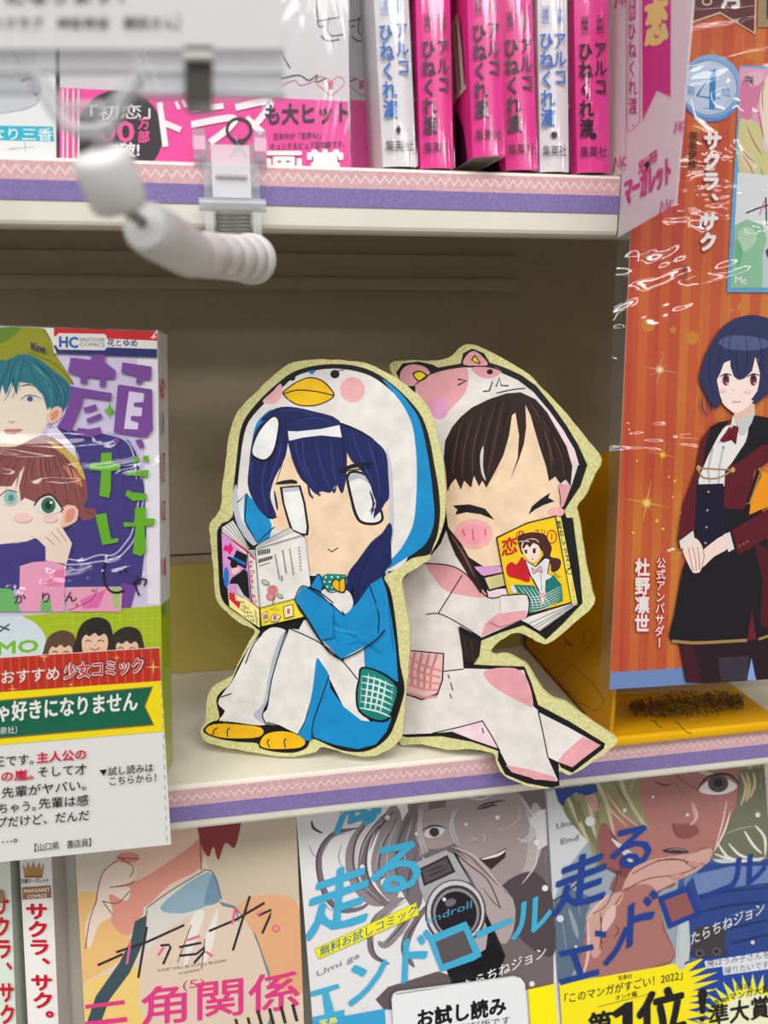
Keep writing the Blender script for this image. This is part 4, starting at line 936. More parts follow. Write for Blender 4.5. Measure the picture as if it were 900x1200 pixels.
Z = (0, 0, 1)
pr = slab(PP, "741,-330 739,273 714.5,808 1010,789 1010,-330".replace('741,-330', '767,-330').replace('739,273', '739,273'), .0003, M((240, 236, 232), .5), 'print_sheet', po, 0)
a = Art(PP, po, .00008, .4).f(0, 0, 1); a.clip = P('767,-330 739.3,273 714.5,808 1010,789 1010,-330')
a.part('striped_background')
a.g("767,-330 739.3,273 714.8,788 1010,769 1010,-330", poster_ink(), 0)
a.g("714.8,788 1010,769 1010,789 714.5,808", (132, 166, 226), 0)
a.f(700, 0, 3.335)
for x, y, r in ((365, 290, 22), (600, 210, 26), (450, 205, 14), (390, 500, 20), (565, 1190, 14)): a.e(x, y, r, r, (240, 140, 40))
a.f(700, 340, 429/200)
for x, y, r in ((128, 88, 17), (190, 100, 8), (238, 120, 17), (362, 42, 10)): a.e(x, y, r, r, (240, 150, 40))
def star(x, y, r, c, c2):
    for k, (rr, w) in enumerate(((r, .05), (r*.6, .045))):
        for i in range(4):
            t = math.pi/2*i + (math.pi/4 if k else 0) + .2
            a.g([(x-rr*w*math.sin(t), y+rr*w*math.cos(t)), (x+rr*math.cos(t), y+rr*math.sin(t)), (x+rr*w*math.sin(t), y-rr*w*math.cos(t))], c, 0)
    a.e(x, y, r*.2, r*.2, c); a.e(x, y, r*.12, r*.12, c2)
star(157, 200, 55, (240, 160, 112), (250, 226, 196)); star(124, 535, 62, (240, 170, 60), (252, 226, 140)); star(164, 414, 42, (240, 160, 40), (250, 220, 90))
for x, y, r in ((195, 480, 4), (180, 470, 3), (150, 580, 5), (165, 600, 4), (185, 650, 3), (80, 350, 3), (100, 430, 3), (210, 560, 3), (190, 520, 3), (90, 610, 4)): a.e(x, y, r, r, (250, 200, 70), 0, 10)
# ribbon, badge, small cover picture
a.part('ribbon').f(800, 0, 667/100)
a.g("-400,-500 592,-500 568,268 292,106 15,200 -400,330", (228, 196, 160), 0); a.g("-400,-500 580,-500 558,252 292,92 15,186 -400,316", (100, 30, 40), 0)
a.g("600,-500 1000,-500 1000,215 585,215", (168, 140, 96), 0); a.g("655,-500 1000,-500 1000,165 655,150", (70, 58, 52), 0)
a.h("月", (305, 50), (440, 48), 190, WHT, .05); a.ring(190, 12, 34, 12, (228, 200, 196), 26)
a.part('rank_badge')
a.e(225, 690, 242, 262, (98, 152, 214)); a.e(222, 672, 240, 246, (140, 184, 232)); a.e(210, 686, 218, 218, (110, 130, 180)); a.e(210, 687, 212, 212, (196, 212, 236)); a.e(190, 680, 190, 190, (206, 220, 240))
a.g("205,555 255,540 262,542 252,852 300,852 295,860 165,852 162,844 205,850 208,775 108,752 106,742 238,560", (44, 138, 206), 0); a.g("212,590 206,758 125,745", (206, 220, 240), 0); a.l("108,750 298,772", 8, (44, 138, 206), 0)
a.h("第", (30, 735), (95, 742), 84, (44, 138, 206)); a.h("位", (308, 745), (374, 752), 84, (44, 120, 200))
a.part('cover_picture').f(700, 0, 3.335)
a.g("560,256 1040,262 1040,1145 506,1142", (104, 176, 226), 0); a.g("578,275 1040,282 1040,1120 528,1116", (228, 216, 226), 0)
a.f(840, 70, 257/60)
a.g("112,38 260,44 260,300 215,420 120,500 112,300", (238, 168, 196), 0)
a.g("120,120 180,90 235,100 215,200 150,330 118,340", (224, 130, 168)); a.g("150,70 230,60 220,120 160,130", (242, 190, 208)); a.g("215,200 240,110 270,90 270,420 240,400 225,300", (248, 230, 206)); a.g("112,320 150,300 215,330 235,440 270,480 270,600 200,590 112,560", (222, 212, 150)); a.g("115,420 150,460 200,520 180,560 120,500", (232, 224, 180))
a.ls("118,440 160,490 195,515|205,250 222,330 236,400|240,110 228,180 232,260|150,330 190,420 230,480|130,480 170,540 190,600", 5, (192, 62, 92), 1, 1); a.ls("220,540 232,580 245,620|180,560 188,600", 4, (110, 140, 90), 1, 1)
a.g("105,565 270,580 270,860 88,860", (232, 234, 234), 0); a.g("92,830 150,800 230,830 250,900 228,1000 228,1145 66,1145", (150, 204, 166), 0); a.g("110,860 170,840 200,900 150,960 110,940", (190, 220, 190)); a.g("228,1000 270,980 270,1145 228,1145", (200, 218, 214), 0); a.g("100,900 130,960 110,1040 90,1000", (116, 188, 142))
a.g("244,960 270,930 270,990 252,990", (50, 84, 120), 0)
a.ls("146,770 200,748 262,728|246,690 250,830", 8, (60, 56, 70), 0); a.l("238,710 215,780", 6, (226, 110, 150), 0); a.h("Mc", (92, 1118), (150, 1126), 50, (236, 242, 240), .03)
a.f(700, 0, 3.335)
a.h("咲", (580, 326), (612, 330), 40, (60, 40, 60))
# lettering
a.part('title_lettering')
HALO = (204, 44, 34)
a.v("サクラ、サク", (453, 512), (432, 985), 72, HALO, .13); a.v("サクラ、サク", (453, 512), (432, 985), 72, WHT, .075)
a.v("咲坂伊緒", (377, 512), (371, 660), 34, (44, 22, 20), .02); a.v("（集英社）", (345, 1020), (341, 1122), 22, (60, 40, 60), .0)
a.part('caption_lettering').f(700, 340, 429/200)
a.v("公式アンバサダー", (161, 672), (155, 900), 24, (214, 40, 40), .11); a.v("公式アンバサダー", (161, 672), (155, 900), 24, WHT, .02)
a.v("杜野凛世", (114, 674), (112, 862), 38, (214, 40, 50), .10); a.v("杜野凛世", (114, 674), (112, 862), 38, WHT, .045)
# the pictured figure: plain bob hair, jacket over a white shirt, dark shorts
a.part('figure').f(780, 500, 465/120)
HAIRB, MAR, DK = (50, 54, 92), (98, 30, 42), (32, 30, 36)
a.g("60,970 300,980 470,960 470,1185 92,1160", (46, 30, 38), 0); a.g("375,1158 388,1080 412,1150", (150, 150, 224), 0); a.g("240,1050 380,1040 370,1150 250,1155", (62, 54, 66), 0); a.g("75,990 130,990 160,1160 100,1160", (70, 28, 40), 0); a.g("370,1150 390,1050 410,1150", (132, 166, 226), 0)
a.g("80,640 110,560 150,260 270,250 420,340 470,560 470,960 420,972 370,972 200,990 26,978 40,850", DK, 1, 3)
a.g("400,520 470,560 470,920 430,900 440,700", (84, 28, 40), 0); a.g("372,970 392,830 412,965", (110, 34, 46), 0)
a.l("28,974 120,982 195,980 370,970", 14, (168, 132, 78), 0); a.l("422,966 470,950", 12, (168, 132, 78), 0)
a.g("148,120 200,20 300,-10 400,-30 400,60 360,200 270,270 150,270", (236, 232, 232), 0); a.g("140,262 262,258 280,480 250,560 180,560 130,440", (32, 30, 50), 0)
for y in (296, 380, 457, 528): a.e(195-(y-296)*.06, y, 5, 5, (190, 170, 120), 0, 10)
a.ls("215,95 195,190 200,255|265,85 245,180 240,258", 9, (190, 188, 196)); a.e(262, 95, 5, 5, (120, 120, 130))
a.g("470,-20 400,20 380,100 300,165 270,200 264,370 350,376 388,330 400,200 470,160", MAR, 0); a.g("388,330 380,400 470,360 470,220 440,200 432,230", (242, 152, 32), 0)
a.g("330,490 470,390 470,480 340,575", MAR, 1, 3) ; a.g("300,470 430,395 470,370 470,500 330,580", MAR, 0); a.g("262,490 292,478 312,555 285,570", (226, 224, 226), 0); a.g("424,190 368,350 384,352 436,205", (170, 130, 80), 0); a.g("418,190 366,345 378,348 428,205", (40, 26, 34), 0)
for x, y in ((336, 542), (354, 532), (372, 522)): a.e(x, y, 6, 7, (130, 90, 70), 0, 10)
a.g("205,0 160,60 135,200 80,350 55,510 62,555 130,500 140,270 175,170 250,20 240,-10", MAR, 0)
a.g("205,0 180,90 165,200 210,90 260,10 300,-30 240,-20", DK, 0); a.g("360,-60 470,-40 455,70 330,165 296,172 370,60 380,-10", DK, 0)
a.g("62,520 125,472 132,510 70,556", (226, 224, 226), 0)
HND = (246, 220, 210)
a.g("270,490 285,550 220,590 165,640 150,600 170,560", HND, 1, 3); a.g("84,540 130,505 165,540 172,600 158,656 140,664 122,660 96,610 80,570", HND, 1, 3); a.ls("122,545 135,600 140,655|145,545 152,600 155,650|104,550 115,610 125,655|170,560 175,590 165,636", 3, (150, 96, 90))
a.ls("148,188 300,196|150,190 170,230 240,232 300,200", 7, (170, 140, 90)); a.e(150, 188, 10, 13, (196, 160, 100)); a.e(306, 196, 10, 13, (196, 160, 100))
a.g("290,0 315,-5 332,10 318,80 300,60 262,72 248,60 270,30", (116, 26, 36), 0)
a.f(780, 360, 7.5)
a.part('figure_head', 'figure')
a.g("600,900 780,840 790,1000 640,1020 600,990", (232, 190, 180), 0); a.g("590,950 620,1010 600,1080 560,1110", (220, 222, 222), 0); a.g("780,930 790,960 700,1110 660,1120 620,1010", (200, 204, 204), 0)
a.g("300,640 310,540 350,420 400,320 460,220 540,140 640,90 760,68 860,85 960,130 1000,300 1000,720 900,760 770,850 760,600 400,600 480,850 420,870 350,760", HAIRB, 1, 3)
a.g("440,560 560,470 790,440 830,560 800,760 740,860 625,930 560,900 500,840 450,720", (250, 228, 218), 1, 3)
a.g("330,560 380,380 520,250 600,330 580,460 520,470 480,580 450,640 480,780 500,830 420,870 360,780", HAIRB, 0); a.g("560,300 780,280 790,430 760,560 690,630 640,640 600,610 570,520", HAIRB, 0)
a.g("780,280 860,320 870,560 840,680 790,760 750,815 800,830 1000,700 1000,300", HAIRB, 0); a.g("790,440 820,540 840,640 830,480", HAIRB, 0)
a.g("470,300 560,250 780,260 900,300 900,350 760,380 560,370 480,330", (84, 92, 134)); a.ls("520,250 480,400 460,560|600,170 560,300 580,520|640,300 620,450 640,620|700,250 720,450 680,620|800,200 840,350 850,560|400,380 380,560 420,780", 6, (30, 32, 62), 1, 1)
a.ls("330,770 320,850 340,920 370,960|370,800 390,870 410,930", 12, HAIRB, 1, 1)
for cx in (530, 772):
    a.e(cx, 630, 40, 56, (236, 230, 232)); a.e(cx, 638, 30, 50, (110, 52, 70)); a.e(cx, 622, 12, 18, (40, 20, 30)); a.e(cx+10, 668, 10, 8, (226, 190, 200)); a.l([(cx-58, 612), (cx, 586), (cx+56, 600)], 12, (34, 26, 40), 1, 1)
a.l("590,826 620,834 660,824", 6, (190, 110, 100)); a.e(500, 730, 34, 18, (246, 206, 196)); a.e(720, 740, 34, 18, (246, 206, 196)); a.e(596, 722, 8, 6, (240, 200, 190))
a.g("530,1100 600,1040 640,1050 620,1200 560,1130 470,1190", (116, 26, 36), 0); a.g("780,950 900,1010 900,1200 700,1200", DK, 0)
a.done()
LAM = clear('laminate_film', base=(248, 249, 250), body=.006, gloss=.06, rough=.05, bump=.009, scale=9, stretch=(1, 1, 2.4))
slab(PP, "738,-330 732,273 724,279 718,390 713,600 703,800 704,812 708,815 1010,798 1010,-330", .0006, LAM, 'laminate', po, .0008)

# ================================================================ LOWER ROW
RP = RACK
def under(q, zmax=-.713):
    """lower the top corners of a quad until the book clears the shelf above it"""
    out = list(q)
    for t, b in ((0, 3), (1, 2)):
        for i in range(60):
            k = i/60; p = (q[t][0]+(q[b][0]-q[t][0])*k, q[t][1]+(q[b][1]-q[t][1])*k)
            if (RACK.hit(*p).z-H)/S < zmax: break
        out[t] = p
    return out
def lower(name, label, quad, thick, col, **kw): return face_book(name, label, 'book', RP, under(quad), thick, col, 'books on the lower rack', **kw)
def lower_spine(label, quad, col, name='manga_book'):
    c = [RP.hit(*p, .004) for p in under(quad)]; n = RP.n; r = (c[1]-c[0]).normalized(); u = (c[0]-c[3]).normalized()
    root = thing(name, label, 'book', (c[2]+c[3])/2, 'books on the lower rack')
    mb = MB(); mc = M(col, .35); vs = []; N = 8; th = .024
    for i in range(N+1):
        k = i/N; o = n*(.001*(1-(2*k-1)**2)); vs += [c[3]+(c[2]-c[3])*k+o, c[0]+(c[1]-c[0])*k+o]
    mb.add(vs, [(2*i, 2*i+2, 2*i+3, 2*i+1) for i in range(N)], mc, True)
    for e, s in ((0, 1), (1, -1)): mb.hexa([c[3-e], c[3-e]-n*th, c[e]-n*th, c[e]], V((0, 0, 0)), r*.0005*s, mc)
    mb.build('cover', root)
    q = [c[0]+r*.0006-u*.0014, c[1]-r*.0006-u*.0014, c[2]-r*.0006+u*.0014, c[3]+r*.0006+u*.0014]
    mb = MB(); mb.hexa(q, n*-.0012, n*-th*.98, PAGE); mb.build('pages', root)
    a = Art(RP, root, .0053, .35).f(0, 980, 2.5).part('spine_lettering'); return root, a
RED = (196, 24, 44)
s0, a = lower_spine('pale green-white spine at the lower left corner, half out of the picture', ((-42, 930), (9, 930), (27, 1420), (-20, 1420)), (214, 222, 208))
a.v("サクラ、サク。", (2, 170), (28, 620), 50, RED, .04); a.e(0, 175, 14, 20, (156, 120, 90)); a.done()
s1, a = lower_spine('white spine with crown mark and red title, beside the shirt-collar cover', ((19, 930), (57, 930), (78, 1420), (44, 1420)), (232, 228, 226))
a.g("66,80 76,98 82,74 90,96 98,70 106,96 116,74 120,98 130,78 124,122 72,122", (176, 138, 84), 0); a.l("72,118 124,118", 5, (130, 96, 60), 0)
a.h("別冊マーガレット", (62, 138), (142, 134), 15, BLK, .02); a.g("64,150 148,144 150,180 66,186", (146, 104, 72), 0); a.h("MARGARET", (70, 166), (146, 161), 15, (238, 228, 214), .02); a.h("COMICS", (80, 182), (136, 178), 14, (238, 228, 214), .02)
a.v("サクラ、サク。", (106, 195), (132, 560), 66, RED, .05); a.done()
# cover with the collar
bk2, c = lower('manga_book', 'peach cover showing a shirt collar and dark strap with pink lettering below', ((84, 925), (345, 905), (364, 1405), (112, 1420)), .014, (222, 200, 176), spine='L', wrap=True)
a = Art(RP, bk2, .0001, .4); a.clip = Art.sheet
a.f(0, 980, 2.5).part('cover_illustration')
PCH = (226, 198, 172)
a.g("213,-135 862,-190 912,1060 282,1095", (224, 204, 184), 0)
a.g("213,-135 560,-165 600,60 440,60 420,150 300,150 230,300 220,60", (214, 202, 186)); a.g("600,-20 862,-60 870,200 700,210 640,150", (206, 190, 166)); a.g("690,210 868,190 885,460 780,400", (226, 170, 126)); a.g("225,180 330,190 380,330 260,420 232,420", (232, 186, 120)); a.g("250,430 480,380 560,460 430,560 240,560", (236, 202, 120))
a.g("330,110 460,80 585,-10 588,90 500,140 430,210 380,290 330,260 320,180", (222, 150, 132), 1, 3); a.g("345,50 500,-60 580,-80 585,0 500,70 400,130 360,110", (234, 196, 176))
a.g("585,-80 585,10 610,60 625,30 640,70 660,20 690,30 700,-80", (146, 46, 48)); a.e(375, 62, 34, 16, (220, 140, 130)); a.l("350,64 405,66", 3, (150, 60, 60))
a.g("420,210 600,98 626,108 650,186 560,230 430,345", (216, 212, 204), 0); a.g("470,205 610,105 640,180 540,225", (142, 172, 188)); a.g("610,140 628,112 646,184 600,200", (110, 146, 170))
a.g("395,250 430,230 425,300 380,400 320,480 290,560 250,560 280,470 350,370 385,300", (58, 80, 90), 0); a.g("640,190 690,205 750,290 790,400 800,560 775,560 770,420 730,300", (110, 130, 138), 0)
a.g("430,340 560,230 680,210 760,330 780,560 440,560", (222, 200, 180), 1, 3); a.g("560,240 600,225 560,340 540,380", (232, 226, 216)); a.g("640,210 600,300 590,380 620,330", (232, 226, 216))
a.g("280,190 300,110 330,80 400,90 390,130 340,150 380,150 370,190 320,170 330,230 290,260 262,330 250,260", (236, 214, 198))
a.ls("345,60 390,90 380,120|280,200 300,110 345,70|320,150 380,140 395,130|300,190 345,195 380,160|330,230 300,190|250,330 262,250 285,180|600,98 626,110 650,186|430,210 500,160 600,100|430,215 425,290|520,370 560,260|600,300 590,390|690,210 700,250|585,-10 590,100", 3, (120, 92, 84))
a.ls("286,378 360,345|340,340 430,310 540,260|430,265 405,415|470,320 495,318 500,325 478,375|525,325 590,312|525,350 575,345 600,325 598,338 568,372|612,278 690,245 775,195|732,175 682,335|758,232 795,215 790,235 768,285", 7, (40, 38, 44), 0)
for q in ("382,308 372,375", "462,350 480,325", "548,305 585,292", "604,338 622,352", "690,208 680,258", "752,230 768,222"): a.l(q, 7, (226, 100, 140), 0)
a.ring(808, 270, 9, 5, (226, 100, 140))
a.h('"LOVE" WILL BE IN FULL BLOOM!', (460, 398), (662, 368), 11, (90, 80, 84)); a.h("IO SAKISAKA", (525, 406), (585, 394), 10, (90, 80, 84)); a.h("(5)", (535, 448), (600, 440), 34, (200, 84, 110))
a.part('pink_lettering')
PKL = (222, 56, 130)
a.g("222,494 236,490 236,500 222,506", PKL, 0); a.l("250,500 365,486", 12, PKL, 0); a.l("240,552 372,536", 14, PKL, 0)
a.h("角関係", (415, 548), (876, 494), 122, PKL, .02)
for i in range(4): a.l([(755+i*34, 510-i*6), (768+i*34, 560-i*6)], 9, (44, 38, 42), 0)
for i in range(2): a.l([(690+i*36, 535-i*4), (700+i*36, 570)], 8, (44, 38, 42), 0)
a.done()
# free sample booklet
bk3, c = lower('sample_booklet', 'grey-toned sample booklet with camera cover and light blue lettering', ((340, 868), (632, 833), (672, 1385), (384, 1415)), .004, (226, 226, 228), spine='L', wrap=False)
kf = 900/330
a = Art(RP, bk3, .0001, .35); a.clip = Art.sheet
a.f(330, 900, kf).part('cover_illustration')
G1, G2, G3, G4 = (112, 100, 104), (150, 138, 140), (80, 70, 74), (60, 52, 58)
a.g("52,60 842,-60 880,700 880,900 100,900", (222, 220, 222), 0)
a.g("395,60 850,-40 868,500 870,690 740,720 640,690 560,400 420,250", G1, 0)
a.f(345, 930, 689/155)
H1, H2, H3, HL = (116, 106, 112), (140, 130, 134), (74, 64, 70), (178, 170, 174)
for q, w, c in (("520,60 500,240 470,400 520,560", 150, H2), ("640,60 600,240 600,420 640,600", 150, H1), ("330,180 205,212 140,290 128,390 165,530 240,605 340,600 400,560", 34, H1), ("420,100 315,230 290,360 325,480 405,565 500,570", 52, H2), ("480,100 385,230 355,360 385,480 475,572 545,560", 50, H1),
    ("580,540 430,640 395,760 415,845 495,888", 34, H1), ("640,560 570,680 480,785 435,772", 44, H2), ("690,580 605,710 575,820 625,905", 44, H1), ("560,540 470,620 410,690", 46, H2), ("90,140 100,180 150,208", 14, H3)): a.l(q, w, c, 1, 1)
a.ls("330,180 205,200 130,290 116,390 150,530 230,612|420,110 330,220 305,350 340,470 420,555|500,110 400,230 372,360 400,470 480,555|540,120 470,250 440,380 480,500|600,120 540,260 530,400 550,500|640,300 600,420 590,540|580,560 450,650 405,760 430,850 495,890|640,580 560,690 470,788|680,620 600,730 590,830|520,90 430,200 390,300", 7, H3, 1, 1)
a.ls("430,120 345,240 322,360 360,470 450,560|460,130 375,240 340,360|560,110 500,240 480,380 505,480|620,120 580,260 575,400|560,560 430,680 405,780|650,600 590,700 530,760|300,200 200,230 150,310|520,150 450,270 420,400", 6, HL, 1, 1)
a.ls("70,260 100,320 125,330|250,260 230,330 250,390|270,280 262,330|150,560 180,600 230,612", 3, H3, 1, 1)
a.g("640,60 700,40 700,300 650,330", (150, 134, 134), 0)
a.f(330, 900, kf)
a.g("445,150 540,130 560,230 480,260 430,230", (158, 144, 142)); a.e(488, 205, 34, 17, (206, 200, 200), -15); a.e(488, 205, 16, 15, G4); a.l("448,200 485,184 526,192", 6, G4, 1, 1)
a.g("540,90 700,50 790,120 830,230 760,380 690,400 600,300 560,250 530,160", (156, 142, 142)); a.ls("620,130 660,125 690,100|600,240 650,235", 5, G3, 1, 1); a.g("630,290 680,275 718,255 715,285 670,325", (60, 40, 44), 0); a.l("638,292 690,278 716,262", 9, (224, 220, 220), 1, 1)
a.g("800,120 835,150 825,280 740,400 780,300", (176, 166, 168)); a.g("690,400 800,330 868,420 868,600 760,540", G3)
a.ls("700,60 640,100 560,80|780,130 800,200 760,240|820,160 790,230", 6, (196, 190, 194), 1, 1)
a.g("300,740 340,700 500,650 720,720 600,760 330,775", (96, 84, 88), 0); a.g("540,260 590,290 660,340 740,420 740,520 700,560 640,430 600,340", (170, 156, 156), 1, 3); a.l("545,262 600,310 660,360 700,450", 4, G4)
a.f(490, 920, 729/170)
a.ls("200,110 172,190 205,300|180,120 160,210 190,300|10,110 2,240 30,350|22,120 14,230 45,340", 9, (190, 184, 188), 1, 1)
a.g("555,180 600,130 640,120 650,300 600,330 590,230", (208, 204, 208), 0); a.ls("520,60 560,130 600,170|490,262 540,284 580,250 610,200|600,310 590,400 520,500|640,330 640,400", 8, (200, 196, 200), 1, 1); a.ls("500,100 510,160 450,215 400,220", 4, (200, 190, 190), 1, 1)
a.ls("300,112 350,92 440,76|300,122 345,108 400,100|330,105 330,88|360,100 365,82", 9, G4, 1, 1); a.ls("260,280 280,270 300,275|320,240 335,260 325,290", 7, (184, 172, 172), 1, 1)
a.ls("150,310 250,350 320,420 400,500 470,560|320,510 380,590 420,620|430,610 460,640", 5, (92, 76, 80), 1, 1); a.ls("170,310 270,350 350,430 430,530", 12, (188, 174, 174), 1, 1)
a.f(330, 900, kf)
a.part('camera_picture', 'cover_illustration')
a.g("432,300 530,262 560,275 690,540 715,600 690,680 560,700 520,620 450,400", (30, 26, 32), 0); a.g("430,302 525,262 550,275 600,360 660,520 650,600 520,610 470,460 440,380", (168, 164, 166), 0)
a.g("440,322 530,278 556,332 455,378", (46, 40, 44), 0); a.g("448,326 526,288 546,328 460,368", (86, 76, 82), 0); a.ls("470,330 515,312|472,345 525,322", 3, (30, 26, 32), 0)
a.e(556, 462, 98, 106, (70, 66, 72)); a.e(556, 460, 92, 100, (198, 196, 198)); a.e(558, 462, 82, 88, (60, 54, 60)); a.e(558, 464, 74, 80, (140, 134, 138)); a.e(558, 466, 66, 72, (34, 28, 34)); a.e(540, 430, 18, 12, (110, 106, 116), -20); a.e(585, 510, 20, 10, (90, 86, 96)); a.e(520, 420, 6, 6, (220, 220, 224))
a.g("590,620 680,560 710,600 690,670 620,690", (22, 20, 26), 0); a.g("520,630 590,610 620,690 550,700", (26, 24, 30), 0); a.h("endroll", (462, 500), (608, 446), 34, (70, 150, 180))
for x, y, r in ((338, 158, 8), (258, 316, 8), (330, 366, 14), (690, 158, 7), (842, 384, 10), (800, 690, 9), (262, 758, 10), (815, 238, 9), (590, 180, 5), (430, 210, 5)): a.e(x, y, r, r, (226, 222, 224), 0, 12)
a.part('title_lettering')
CY = (66, 168, 206)
a.h("海", (165, 205), (320, 150), 150, CY, .04)
a.h("走", (78, 535), (272, 470), 215, CY, .03, .08); a.h("る", (285, 400), (440, 375), 190, CY, .03, .05)
a.g("105,578 430,430 440,470 118,612", (200, 190, 30), 0); a.g("107,581 428,433 437,467 120,608", (238, 228, 40), 0); a.h("無料お試しコミック", (122, 602), (432, 464), 34, (40, 110, 130), .02)
a.h("Umi ga", (112, 668), (250, 605), 26, (120, 140, 150))
a.g("92,715 180,690 185,703 150,715 168,780 200,772 200,800 92,815 92,798 138,788 130,722 92,732", CY, 0)
a.h("ンド", (215, 760), (470, 640), 165, CY, .03, .05); a.g("465,540 590,490 640,600 615,615 508,652", CY, 0); a.g("492,556 582,518 612,590 515,628", (90, 82, 86), 0); a.g("618,525 735,478 742,492 626,545", CY, 0); a.h("ル", (735, 548), (860, 500), 140, CY, .03, .05)
a.h("たらちねジョン", (580, 715), (845, 600), 42, (232, 228, 230), .01)
a.part('band_print'); a.g("92,812 340,768 360,900 100,900", (60, 158, 206), 0); a.g("330,775 740,722 745,900 340,900", (214, 214, 220), 0); a.g("788,708 872,690 890,900 800,900", (246, 232, 10), 0); a.h("宝島", (120, 822), (178, 812), 20, (240, 226, 60), .03)
a.done()
# reading-sample tag on its front
tg = thing('rounded_tag', 'small white rounded tag on the front of the camera-cover booklet', 'tag', RP.hit(540, 1180, .003))
slab(RP, "462,1215 459,1172 461,1166 467,1163 603,1145 611,1147 615,1153 630,1330 622,1340 486,1360 476,1352", .0012, M((226, 228, 230), .4), 'card', tg, .0032)
a = Art(RP, tg, .0033, .4); a.clip = P('462,1215 459,1172 466,1163 611,1147 630,1330 622,1340 476,1352')
a.f(330, 900, kf).part('tag_lettering')
a.ls("354,860 350,745 358,732 372,722 748,668 768,672 778,690 800,860", 3, (120, 120, 126)); a.h("お試し読み", (436, 826), (716, 782), 62, BLK, .05); a.h("ください無料版です", (450, 862), (730, 815), 28, BLK, .0); a.done()
# the volume itself
bk4, c = lower('manga_book', 'manga with blond figure cover, dark blue lettering and yellow-blue band', ((629, 832), (888, 800), (930, 1345), (670, 1385)), .014, (198, 196, 196), spine='L')
k4 = 900/270
a = Art(RP, bk4, .0001, .3); a.clip = Art.sheet
a.f(630, 880, k4).part('cover_illustration')
SK2, SK3, BLD, BLH = (170, 114, 108), (146, 88, 86), (142, 140, 102), (198, 184, 148)
a.g("32,160 30,-150 890,-260 900,850 60,930", (150, 164, 178), 0); a.g("36,160 130,140 200,350 100,480 60,600 50,400", (206, 208, 212), 0)
a.g("560,420 900,400 905,770 580,820 540,600", (58, 88, 150), 0); a.g("590,480 900,430 900,520 700,540 610,570", (104, 134, 180)); a.g("700,380 890,300 890,420 740,440 680,420", (206, 208, 206)); a.ls("760,350 800,300 870,400|800,330 840,360 880,340", 8, (150, 156, 156), 1, 1); a.g("730,360 760,310 800,260 870,250 850,330", (158, 160, 140)); a.ls("610,600 700,560 880,540|640,640 720,610 860,590|680,700 800,650 900,640", 7, (34, 56, 110), 1, 1)
a.g("600,690 720,680 740,800 600,800", (56, 54, 60)); a.e(650, 775, 20, 20, (90, 88, 92)); a.e(695, 770, 16, 16, (90, 88, 92))
a.g("230,110 330,60 560,0 800,-40 780,200 740,300 690,400 620,400 500,440 380,480 260,430 220,260", SK2, 1, 3)
a.g("60,120 100,-100 400,-200 880,-220 880,200 830,230 800,140 770,60 600,40 500,80 400,120 420,260 440,310 330,240 300,180 270,330 240,470 200,360 150,300", BLD, 1, 3); a.ls("140,100 200,200 230,400|200,80 260,180 300,330|320,60 340,160 420,300|800,0 840,100 840,220|400,60 360,160|560,20 640,80 720,100|90,130 150,250 200,360|860,20 870,120", 16, BLH, 1, 1); a.ls("160,60 220,180 240,300|280,40 300,120 360,220|770,40 810,120|500,40 560,110 640,160", 7, (110, 104, 76), 1, 1)
a.g("630,150 680,110 740,110 780,140 730,168 660,168", (230, 224, 222)); a.e(705, 128, 40, 34, (84, 76, 78)); a.e(705, 124, 17, 17, (34, 28, 32)); a.l("622,150 670,100 745,92 790,130", 10, (60, 36, 38), 1, 1); a.ls("660,175 655,190|690,178 692,196|730,172 738,188", 4, (120, 60, 60), 1, 1); a.l("455,120 500,135 520,128", 8, (110, 60, 60), 1, 1)
a.l("600,200 615,260 600,290", 9, (220, 170, 160), 1, 1); a.g("530,290 600,285 610,310 550,340", SK3); a.g("486,390 540,378 590,392 540,402", (60, 40, 44)); a.ls("740,190 720,290 690,390", 6, (230, 196, 186), 1, 1)
a.g("250,280 300,340 330,430 280,540 340,560 230,600 190,700 160,880 520,830 500,700 470,560 540,520 430,440 300,470 230,420", SK3, 1, 3)
a.g("330,540 380,450 470,420 600,400 660,378 684,390 672,430 620,470 560,500 440,560 350,580", (204, 160, 150), 1, 3); a.g("190,720 190,650 240,600 320,545 420,520 470,560 490,700 520,820 180,880", SK2, 1, 3); a.g("200,640 240,590 330,550 320,600 260,640 250,780 210,800", (204, 160, 150), 1, 3)
a.ls("340,545 430,500 560,480 650,440|370,480 470,430 560,425|580,440 640,440|520,490 570,490|250,650 250,780|330,560 280,640 270,700", 4, (110, 56, 56)); a.l("130,520 200,470 310,470 270,600 200,640", 3, (50, 50, 60))
a.g("560,600 600,560 590,820 540,830", (196, 200, 200))
a.f(645, 900, 623/135)
a.ls("60,150 90,240 150,330|150,180 190,300 240,420|200,300 250,420 280,540|110,130 140,220 160,300", 22, (116, 118, 84), 1, 1); a.ls("270,120 320,220 420,320|300,130 380,240 480,320|400,110 440,200 530,330", 12, (196, 184, 146), 1, 1); a.g("180,110 240,140 268,200 250,235 210,200", (190, 150, 140)); a.ls("250,130 262,200 248,228|300,300 360,400 430,440", 5, (110, 60, 58), 1, 1)
a.g("330,380 420,440 480,500 440,520 380,450", (216, 208, 200)); a.g("20,720 120,660 230,700 190,800 180,980 100,1150 40,1160", (92, 112, 132), 0); a.ls("100,760 130,850 150,920|60,800 90,1000|150,700 160,800", 26, (140, 160, 176), 1, 1); a.l("15,720 120,650 180,590 235,572", 7, (50, 46, 52))
a.ls("200,800 205,1000 170,1140|195,820 240,760 320,680", 16, (222, 190, 182), 1, 1); a.g("300,780 350,740 345,820 280,900 276,850", (220, 186, 176)); a.ls("270,780 275,900 265,990|280,950 320,935|350,850 370,880 340,920", 6, (110, 58, 56), 1, 1)
